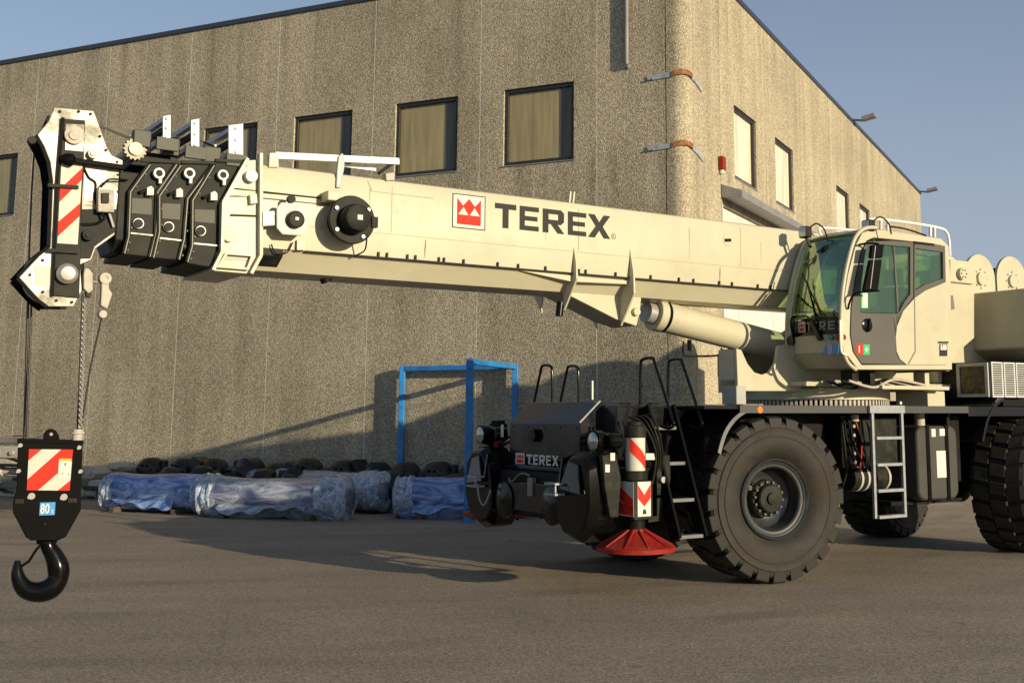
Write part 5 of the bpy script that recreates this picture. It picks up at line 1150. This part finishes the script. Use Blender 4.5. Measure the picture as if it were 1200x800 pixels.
# ---------------- telescoping sections and head
def collar(name, near_pts, half, mat, ribs, pin, eye, box_, ph=None):
    P = py(near_pts, -half)
    o = MB().prism(P, (0, 2 * half, 0)).build(name, mat, K, bevel=.01)
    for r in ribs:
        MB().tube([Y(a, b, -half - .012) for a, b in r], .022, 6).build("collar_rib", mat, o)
        MB().tube([Y(a + 1.1, b, -half - .030) for a, b in r], .0065, 5).build("rib_painted_highlight", rib_glint, o)  # thin pale tube painted as a highlight along the rib
        for (a, b), (a2, b2) in zip(r, r[1:]):
            for f in (.35, .8):
                q = Y(a + (a2 - a) * f + 3.5, b + (b2 - b) * f, -half - .001); MB().cyl(q, q + Vector((0, -.012, 0)), .011, n=6).build("bolt", platem, o)
    if pin: 
        disc("pin_rim", pin, -half - .03, -half, .05, steel if ph is None else brass, o); disc("pin_core", pin, -half - .042, -half - .03, .041, gunm if ph is None else brass, o)
    if eye:
        ring_y("eye_ring", eye, -half - .07, -half - .02, .05, .032, alu, o); disc("eye_bolt", eye, -half - .06, -half, .036, gunm, o)
        e2 = (eye[0] + 1.5, eye[1] + 9); slab("eye_stem", [(e2[0] - 2, e2[1] - 4), (e2[0] + 2, e2[1] - 4), (e2[0] + 1.5, e2[1] + 3), (e2[0] - 2, e2[1] + 3)], -half - .06, -half - .02, decal_w, o, bevel=.003)
    if box_:
        slab("slide_pad", [(box_[0] - 4, box_[1] - 4), (box_[0] + 1, box_[1] - 6), (box_[0] + 4, box_[1] - 3), (box_[0] + 4, box_[1] + 5), (box_[0] - 4, box_[1] + 5)], -half - .07, -half, decal_w, o, bevel=.004)
        MB().bar(Y(box_[0] - 5, box_[1] - 1, -half - .03), Y(box_[0] - 13, box_[1] + 2, -half - .03), .035, .03).build("pad_link", blackn, o)
    return o
# inner nested sections (smooth tubes that run into the base)
for k, (xa, xb, h, top, bot) in enumerate(((137, 190, .385, 4.10, 3.36), (170, 225, .405, 4.16, 3.34), (205, 262, .425, 4.22, 3.32))):
    a_ = Y(xa, 250, -h).x; b_ = Y(xb, 250, -h).x
    MB().loft([(a_, y, z) for y, z in ((-h, top), (h, top), (h, bot + .1), (h * .6, bot), (-h * .6, bot), (-h, bot + .1))], [(b_ + .6, y, z) for y, z in ((-h, top), (h, top), (h, bot + .1), (h * .6, bot), (-h * .6, bot), (-h, bot + .1))]).build("boom_section", gunm, K, bevel=.01)
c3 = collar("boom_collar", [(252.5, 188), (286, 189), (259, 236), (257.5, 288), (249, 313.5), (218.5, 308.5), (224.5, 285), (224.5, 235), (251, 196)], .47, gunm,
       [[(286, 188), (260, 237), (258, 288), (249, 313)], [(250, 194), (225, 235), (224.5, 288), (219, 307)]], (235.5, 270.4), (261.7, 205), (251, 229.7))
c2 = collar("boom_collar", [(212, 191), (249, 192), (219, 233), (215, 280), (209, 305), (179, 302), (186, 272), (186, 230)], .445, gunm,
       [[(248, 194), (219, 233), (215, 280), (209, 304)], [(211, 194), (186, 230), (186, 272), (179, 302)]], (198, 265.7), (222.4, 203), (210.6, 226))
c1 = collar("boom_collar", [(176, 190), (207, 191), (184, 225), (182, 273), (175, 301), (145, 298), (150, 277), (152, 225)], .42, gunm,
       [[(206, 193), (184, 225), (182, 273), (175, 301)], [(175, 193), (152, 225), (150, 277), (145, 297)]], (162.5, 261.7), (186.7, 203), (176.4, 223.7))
# top flange strip of the collars
for c_, a_, b_, h in ((c3, (252, 188), (290, 190), .47), (c2, (212, 190), (252, 191), .445), (c1, (165, 188), (210, 190), .42)):
    MB().bar(Y(*a_, -h - .01), Y(*b_, -h - .01), .04, .03).build("collar_top_bar", gunm, c_)
# lighter plates set into each collar side and bottom pocket edge
for c_, pts, h in ((c3, [(228, 245), (252, 246), (252, 262), (228, 260)], .472), (c2, [(190, 238), (212, 239), (211, 258), (190, 256)], .447), (c1, [(154, 232), (178, 233), (178, 252), (154, 250)], .422)):
    slab("side_plate", pts, -h - .004, -h, platem, c_, bevel=.002)
for c_, a_, b_, h in ((c3, (224, 285), (256, 288), .47), (c2, (187, 279), (214, 282), .445), (c1, (151, 273), (181, 276), .42)):
    MB().bar(Y(*a_, -h - .012), Y(*b_, -h - .012), .014).build("pocket_lip", silver, c_)
# cream base collar
P = [(288, 188), (303, 187), (303, 300), (292, 321), (247, 317), (257, 296), (259, 238)]
cc_ = MB().prism(py(P, -.49), (0, .98, 0)).build("base_collar", cream, K, bevel=.008)
for r in ([(288, 187), (259.5, 238), (258, 296), (247.5, 317)], [(303.5, 181), (303.5, 300), (292, 321)]):
    pts = py(r, -.49)
    for a_, b_ in zip(pts, pts[1:]): MB().bar((a_.x, -.52, a_.z), (b_.x, -.52, b_.z), .03, .085, up=(0, 1, 0)).build("collar_flange", cream, cc_)
MB().ring([(p.x, -.495, p.z) for p in py([(262, 297), (296, 299), (290, 317), (252, 314)], -.495)], [(p.x, -.495, p.z) for p in py([(265, 299), (292, 301), (287.5, 314), (257, 311.5)], -.495)], (0, -.05, 0)).build("pocket_frame", cream, cc_, bevel=.004)
MB().prism(py([(265, 299.5), (292, 301.5), (289.5, 306), (262, 304)], -.492), (0, -.003, 0)).build("pocket_painted_shade", greyp, cc_)  # grey strip painting the shade inside the pocket
disc("pin_core", (269, 276.7), -.53, -.49, .055, brass, cc_); disc("guide_knob", (295.3, 206), -.56, -.49, .06, alu, cc_)
slab("slide_pad", [(293, 228), (301, 227), (302, 238), (294, 239)], -.55, -.49, decal_w, cc_, bevel=.004)
MB().bar(Y(270, 252, -.50), Y(300, 253, -.50), .015).build("sensor_cable", blackm, cc_)
# cable guides on top of the sections
for (xa, xb, zt_, zb_) , hh in zip(((191, 200, 134.5, 172), (224, 233.6, 139, 182), (268, 285, 145, 191)), (.42, .445, .47)):
    g = slab("rope_guide", [(xa, zt_ + 2), (xb, zt_), (xb, zb_), (xa, zb_)], -hh + .02, -hh + .04, alu, K, bevel=.002)
    c_t = [Y((xa + xb) / 2, zt_ + (zb_ - zt_) * f, -hh + .03) for f in (.12, .42, .72)]
    for i, c in enumerate(c_t):
        MB().bar((c.x, -hh + .05, c.z), (c.x - .02, hh - .06, c.z), .05 if xb - xa < 12 else .07, .045).build("guide_bar", alu if i != 1 else blackn, g)
        MB().cyl((c.x, -hh + .018, c.z), (c.x, -hh + .0, c.z), .016, n=8).build("bolt", steel, g)
    MB().prism([(p.x, hh - .04, p.z) for p in py([(xa, zt_ + 2), (xb, zt_), (xb, zb_), (xa, zb_)], -hh + .02)], (0, -.02, 0)).build("guide_far_plate", alu, g)
    c = Y((xa + xb) / 2, zb_ - 6, -hh + .02)
    MB().box((c.x - .10, -hh - .02, c.z - .09), (c.x + .1, -hh + .018, c.z + .03)).build("guide_foot", platem, g, bevel=.004)
    MB().box((c.x - .28, -hh + .1, c.z - .06), (c.x - .12, -hh + .2, c.z + .10)).build("roller_block", platem, g, bevel=.01)
# toothed sheave behind the head
c = Y(157, 176, -.25)
m = MB(); nT = 16; A = []
for k in range(nT * 4):
    r_ = .105 if (k % 4) in (0, 1) else .09; t = 2 * math.pi * k / (nT * 4); A.append((c.x + r_ * math.cos(t), -.30, c.z + r_ * math.sin(t)))
m.prism(A, (0, .06, 0)); m.build("toothed_wheel", casting, K); MB().cyl((c.x, -.33, c.z), (c.x, .25, c.z), .06, n=20).build("wheel_boss", brass, K, smooth=35)
MB().box((c.x - .02, -.24, c.z - .14), (c.x + .34, .2, c.z + .0)).build("sheave_bracket", gunm, K, bevel=.01)
# head
hp_ = [(64, 126), (110, 130), (125.5, 173), (131, 182), (144, 188), (143, 250), (139, 272), (112, 291), (107, 304), (94, 310), (96, 340), (86, 359), (57, 359), (45, 350), (22.5, 325), (46, 300), (59, 290), (62, 212), (59, 190), (52, 172), (44, 158), (57, 142)]
hv = py(hp_, -.36)
head = MB().prism(hv, (0, .03, 0)).build("boom_head", silver, K, bevel=.006)
MB().prism([(p.x, -.02, p.z) for p in hv], (0, .03, 0)).build("head_far_plate", blackm, head, bevel=.006)
inn = py([(68, 136), (106, 138), (120, 175), (138, 195), (138, 262), (108, 285), (92, 305), (90, 340), (62, 350), (40, 325), (62, 300), (68, 215)], -.36)
MB().prism([(p.x + .06, -.325, p.z) for p in inn], (0, .30, 0)).build("head_core", blackm, head, bevel=.01)
# dark edge strips (front flange of both plates)
fr_ = py([(44, 158), (52, 172), (59, 190), (62, 212), (59, 290), (46, 300), (22.5, 325), (45, 350), (57, 359)], -.36)
for a_, b_ in zip(fr_, fr_[1:]):
    for s in (-.345, -.005): MB().bar((a_.x - .005, s, a_.z), (b_.x - .005, s, b_.z), .045, .02, up=(0, 1, 0)).build("head_edge_strip", blackn, head)
    MB().prism([(a_.x + .05, -.33, a_.z), (b_.x + .05, -.33, b_.z), (b_.x + .05, -.02, b_.z), (a_.x + .05, -.02, a_.z)], (.02, 0, .004)).build("head_front_cover", blackm, head)
# vertical mast plate with stickers
ms = slab("mast_channel", [(73, 139), (100, 141), (98, 200), (93, 349), (61, 346), (66, 212)], -.385, -.362, gunm, head, bevel=.004)
slab("mast_edge", [(72, 137), (76, 138), (69, 212), (63, 348), (60, 346), (66, 212)], -.40, -.386, blackn, head, bevel=.002)
slab("mast_top_plate", [(77, 145), (99, 146), (98, 178), (76, 176)], -.395, -.386, silver, head, bevel=.003)
slab("lug_weld_plate", [(98, 176), (124, 178), (142, 192), (141, 240), (98, 236)], -.368, -.361, silver, head, bevel=.003)
slab("lower_plate", [(95, 245), (140, 245), (137, 270), (111, 289), (106, 303), (93, 303)], -.372, -.361, gunm, head, bevel=.003)
for p_, r_, mt in (((87.5, 158), .085, casting), ((109.5, 180), .045, silver), ((104, 275), .05, gunm)):
    disc("sheave_pin", p_, -.43, -.385, r_, mt, head); disc("pin_core", p_, -.445, -.43, r_ * .55, mt, head)
c = Y(78, 321, -.40); MB().lathe([(0, .09), (.05, .09), (.09, .06), (.10, 0)], (c.x, -.385, c.z), (0, -1, 0), n=24).build("lower_sheave_pin", steel, head, smooth=35)
MB().bar(Y(76, 187, -.42), Y(146, 197, -.42), .06, .05).build("head_strut", blackn, head, bevel=.01)
MB().lathe([(-.03, .03), (0, .06), (.05, .055), (.09, .03)], Y(84, 188, -.43), (-1, 0, .1), n=16).build("strut_nose", blackn, head, smooth=35)
for yp in (218, 294): MB().bar(Y(56, yp - 1, -.41), Y(92, yp + 1.5, -.41), .025, .03).build("strap_bar", gunm, head)
# striped panel
q0, q1, q2, q3 = py([(67, 285), (91, 286.5), (97, 190), (72, 189)], -.388)
def bil(a, b, k=0): p = q0.lerp(q1, a).lerp(q3.lerp(q2, a), b); return (p.x, -.388 - k, p.z)
MB().prism([bil(0, 0), bil(1, 0), bil(1, 1), bil(0, 1)], (0, -.003, 0)).build("striped_panel", refl_w, head)
for band in ([(0, .08), (1, .34), (1, .50), (0, .26)], [(0, .50), (1, .78), (1, .93), (0, .66)]):
    MB().prism([bil(a_, b_, .0032) for a_, b_ in band], (0, -.0015, 0)).build("red_stripe", decal_r, head)
slab("junction_box", [(115, 221), (134, 222), (134, 249), (115, 248)], -.47, -.39, casting, head, bevel=.01)
slab("junction_socket", [(119, 226), (128, 226), (128, 238), (119, 238)], -.49, -.472, gunm, head, bevel=.006)
MB().tube(smoothpath([Y(98, 196, -.38), Y(104, 208, -.38), Y(112, 215, -.38), Y(111, 232, -.38), Y(116, 244, -.4)], 5), .010, 6).build("sensor_cable", blackm, head)
MB().tube(smoothpath([Y(118, 220, -.44), Y(124, 213, -.46), Y(130, 210, -.44), Y(150, 211, -.42)], 5), .009, 6).build("sensor_cable", blackm, head)
MB().tube(smoothpath([Y(118, 249, -.42), Y(122, 256, -.44), Y(112, 262, -.4), Y(95, 263, -.39)], 5), .012, 6).build("sensor_cable", blackm, head)
MB().tube([Y(128, 250, -.42), Y(133, 266, -.40)], .012, 6).build("sensor_cable", alu, head)
slab("inspection_label", [(41, 312), (59, 313), (58.5, 335), (41.5, 334)], -.366, -.3615, refl_w, head, bevel=0)
for a_, b_ in ((70, 131), (92, 131), (106, 134), (117, 160), (124, 176), (137, 190), (138, 205), (138, 225), (137, 258), (100, 285), (66, 352), (84, 354), (35, 322), (50, 342), (50, 305)):
    q = Y(a_, b_, -.361); MB().cyl(q, q + Vector((0, -.014, 0)), .013, n=8).build("bolt", gunm, head)
MB().bar(Y(100, 178, -.366), Y(126, 179, -.366), .006).build("weld_bead", weldm, head)
MB().bar(Y(99, 240, -.366), Y(141, 243, -.366), .006).build("weld_bead", weldm, head)
disc("shackle_eye", (38, 164), -.40, -.33, .035, gunm, head)
# sheaves
for zc_, rr, p_ in ((0, .17, (75, 158)), (0, .24, (62, 325))):
    c = Y(p_[0], p_[1], -.2)
    for y in (-.27, -.12):
        MB().lathe([(-.05, rr), (-.02, rr * .88), (.02, rr * .88), (.05, rr)], (c.x, y, c.z), (0, 1, 0), n=32).build("sheave", casting, head, smooth=35)
# small rope anchors under the head
slab("wedge_socket", [(99, 315), (104, 314), (109, 320), (109, 340), (104, 344), (98, 338), (98, 322)], -.40, -.33, casting, head, bevel=.01)
slab("wedge_socket_end", [(100, 341), (107, 342), (106, 349), (101, 348)], -.39, -.34, gunm, head, bevel=.006)
slab("anchor_link", [(119, 322), (128, 323), (128, 338), (132, 344), (126, 362), (118, 358), (119, 340)], -.40, -.33, casting, head, bevel=.01)
ring_y("anchor_eye", (124, 326), -.41, -.32, .05, .022, casting, head)
disc("anchor_weight", (121, 368), -.40, -.32, .035, casting, head)
MB().tube([Y(108, 330, -.36), Y(122, 330, -.36)], .01, 6).build("anchor_rod", steel, head)
# hoist rope along the boom top and over the head
MB().tube(smoothpath([Y(1150, 312, -.0), Vector((2.0, .02, 4.37)), Vector((-1, .02, 4.355)), Vector((-4.2, .02, 4.355)), Vector((-5.6, .02, 4.37)), Y(235, 165, 0), Y(160, 163, 0), Y(122, 150, 0), Y(75, 140, 0)], 4), .011, 6).build("winch_rope", cable, K, smooth=60)
bpy.data.objects.remove(bpy.data.objects.get("greyd")) if bpy.data.objects.get("greyd") else None

# ================================================================== HOOK BLOCK AND ROPES
hc = FC.o + FC.u * Y(57, 520, -.0).x + FC.v * 0 + Vector((0, 0, 0))
FH = Frame((hc.x, hc.y, 0), R(24))
HB = empty("hook_block", FH); tag(HB, "black crane hook block with striped sticker and large hook hanging at left", "hook block")
HB.location.z = 0
H_ = FH.Y
def hs(name, pts, y0, y1, mat, bevel=.006, par=HB): return MB().prism([H_(a, b, y0) for a, b in pts], (0, y1 - y0, 0)).build(name, mat, par, bevel=bevel)
body = [(21, 516), (96, 518), (97, 522), (95, 575), (95, 597), (77, 629), (68, 633), (36, 633), (30, 629), (15, 600), (15, 587), (19, 575)]
hs("cheek_plate", body, -.15, -.12, blackn, .008)
hs("cheek_plate", body, .12, .15, blackn, .008)
hs("block_core", [(24, 520), (93, 521), (92, 590), (74, 622), (36, 622), (19, 592)], -.118, .118, blackm, .01)
hs("top_bar", [(20, 514), (98, 516), (98, 520), (20, 518)], -.16, .16, blackn, .004)
hs("top_lug", [(50, 515), (51, 508), (55, 503), (60, 502), (65, 504), (69, 510), (70, 516)], -.04, .04, blackn, .006)
c = H_(60, 508.5, -.041); MB().cyl((c.x, -.0415, c.z), (c.x, -.044, c.z), .014, n=12).build("lug_hole", steel, HB)
s0 = [H_(a, b, -.151) for a, b in ((31.5, 574), (81.5, 574.5), (85.5, 526.5), (34, 526))]
def hb(a, b, k=0): p = s0[0].lerp(s0[1], a).lerp(s0[3].lerp(s0[2], a), b); return (p.x, -.151 - k, p.z)
st0 = MB().prism([hb(0, 0), hb(1, 0), hb(1, 1), hb(0, 1)], (0, -.003, 0)).build("hazard_sticker", refl_w, HB)
for poly in ([(0, 1), (.29, 1), (0, .72)], [(0, 0), (0, .26), (.73, 1), (1, 1), (1, .72), (.26, 0)], [(.72, 0), (1, .25), (1, 0)]):
    MB().prism([hb(a_, b_, .0035) for a_, b_ in poly], (0, -.0015, 0)).build("red_stripe", decal_r, st0)
lb = MB().prism([hb(.70, .30, .0055), hb(.985, .30, .0055), hb(.985, .78, .0055), hb(.70, .78, .0055)], (0, -.001, 0)).build("load_label", decal_w, HB)
MB().prism([hb(.70, .72, .007), hb(.985, .72, .007), hb(.985, .78, .007), hb(.70, .78, .007)], (0, -.001, 0)).build("label_header", decal_y, lb)
for a_, b_ in ((.78, .40), (.92, .38)): MB().prism([hb(a_, b_, .007), hb(a_ + .03, b_, .007), hb(a_ + .02, b_ + .05, .007)], (0, -.001, 0)).build("label_pictogram", decal_k, lb)
MB().prism([hb(.83, .66, .007), hb(.87, .68, .007), hb(.85, .58, .007)], (0, -.001, 0)).build("label_pictogram", decal_k, lb)
p0 = H_(46, 603.5, -.151); p1 = H_(64, 603.5, -.151); zz = H_(46, 588.5, -.151).z
MB().prism([(p0.x, -.151, p0.z), (p1.x, -.151, p0.z), (p1.x, -.151, zz), (p0.x, -.151, zz)], (0, -.002, 0)).build("capacity_label", decal_b, HB)
wdt = p1.x - p0.x; hgt = zz - p0.z
text("80", (p0.x + .03 * wdt, -.1545, p0.z + hgt * .14), (wdt * .62, 0, 0), (0, 0, hgt * 1.08), NEAR, HB, decal_w, "capacity_number", .001, .02)
text("t", (p0.x + .78 * wdt, -.1545, p0.z + hgt * .12), (wdt * .35, 0, 0), (0, 0, hgt * .6), NEAR, HB, decal_w, "capacity_number", .001, .02)
for p_ in ((37, 581), (75, 582), (24, 521.5), (93, 524), (22, 551.5), (94.5, 552), (53, 613.5)):
    c = H_(*p_, -.16); r_ = .03 if p_[1] in (581, 582) else .018 if p_[1] < 600 else .01
    MB().cyl((c.x, -.15, c.z), (c.x, -.165, c.z), r_, n=8).cyl((c.x - r_ * .6, -.15, c.z - .01), (c.x - r_ * .6, -.172, c.z - .01), r_ * .5, n=8).build("bolt", steel if r_ > .011 else gunm, HB)
for p_ in ((23, 587), (85, 586)): hs("pin_slot", [(p_[0] - 5, p_[1] - 2.5), (p_[0] + 5, p_[1] - 2.5), (p_[0] + 5, p_[1] + 2.5), (p_[0] - 5, p_[1] + 2.5)], -.154, -.151, gunm, 0)
c = H_(57, 560, 0)
for y in (-.07, .07): MB().lathe([(-.03, .235), (-.01, .2), (.01, .2), (.03, .235)], (c.x, y, c.z + .05), (0, 1, 0), n=32).build("sheave", casting, HB, smooth=35)
# hook: tapered tube along a traced centre line
cl = [((55, 628), 9.0), ((57, 640), 9.5), ((63, 650), 11), ((68, 663), 13), ((68, 676), 13), ((60, 688), 14), ((46, 693), 13), ((31, 690), 11.5), ((22.5, 679), 9.0), ((20, 667), 6.5), ((20.5, 656), 3.2)]
path = [H_(a, b, 0) for (a, b), _ in cl]; px1 = (H_(60, 660, 0) - H_(50, 660, 0)).length / 10; rad = [w * px1 for _, w in cl]
cp = smoothpath(path, 5); rr = smoothpath([(r_, 0, 0) for r_ in rad], 5)
hk = MB().tube(cp, [max(.006, v.x) for v in rr], 18).build("hook", blackp, HB, smooth=60)
MB().cyl(H_(55, 622, 0), H_(55, 636, 0), .085, n=24).build("hook_nut", blackn, HB, bevel=.006, smooth=35)
MB().tube([H_(51, 635, -.03), H_(43, 643, -.03), H_(34, 657, -.02), H_(24, 664, 0)], .012, 8).build("safety_latch", blackn, HB, smooth=60)
# ropes between head and block
def wpt2(fr, v): return fr.o + fr.u * v.x + fr.v * v.y + Vector((0, 0, v.z))
def rope(pts, r, label, name="hoist_rope", mat=cable, cat="rope", grp=None):
    pts = [Vector(p) for p in pts]; o = pts[-1]; t = empty_mesh = MB().tube([p - o for p in pts], r, 7).build(name, mat, None, smooth=60); t.location = o
    tag(t, label, cat, grp); return t
top = lambda a, b, y: wpt2(FC, Y(a, b, y)); bot = lambda a, b, y: wpt2(FH, H_(a, b, y))
rope([top(33, 350, .0), bot(28, 530, .05)], .012, "leftmost straight hoist rope running from the boom head to the hook block")
rope([top(37, 352, .0), bot(31, 530, -.04)], .009, "second hoist rope just right of the leftmost one above the hook block")
rope([top(40.5, 168, .05), top(37, 225, .05), top(32, 350, .05)], .008, "thin guard line left of the boom head", "guard_line", cable, "rope")
rope([top(97, 344, -.1), bot(90, 530, .05)], .011, "right hand hoist rope running down beside the chain to the hook block")
rope([top(119, 372, -.35), top(106, 430, -.2), bot(95, 502, -.05)], .008, "slanting thin rope from the anchor weight to the hook block corner")
# chain
ch = MB(); a_ = top(99, 350, -.34); b_ = bot(94, 500, -.06); n = 46; rootc = empty("hanging_chain", loc=tuple(b_)); tag(rootc, "slender silver chain hanging from the boom head to the block corner", "chain")
link = None
d = (a_ - b_) / n
for k in range(n):
    if link is None:
        L = d.length * .72; m = MB(); m.tube([(math.cos(t) * .014, 0, math.sin(t) * L) for t in [2 * math.pi * i / 10 for i in range(10)]], .006, 5, closed=True); link = m.build("chain_link", steel, rootc, smooth=60); o = link
    else: o = dup(link, parent=rootc)
    o.location = d * (k + .5); o.rotation_euler = (math.atan2(-d.y, d.z) * 1.0, math.atan2(d.x, d.z), (math.pi / 2) * (k % 2) + .5)
c = H_(91, 508, -.05)
MB().cyl((c.x, -.05, c.z - .06), (c.x, -.05, c.z + .04), .045, n=16).cyl((c.x, -.05, c.z - .0), (c.x, -.05, c.z + .015), .06, n=16).build("chain_anchor", casting, HB, smooth=35)
MB().tube([H_(84, 511, -.06), H_(101, 511.5, -.06)], .006, 6).tube([H_(97, 500, -.06), H_(98, 516, -.06)], .005, 6).build("anchor_pin", steel, HB)
MB().tube([H_(14, 510.5, -.02), H_(30, 510.5, -.02)], .006, 6).build("anchor_pin", cable, HB)
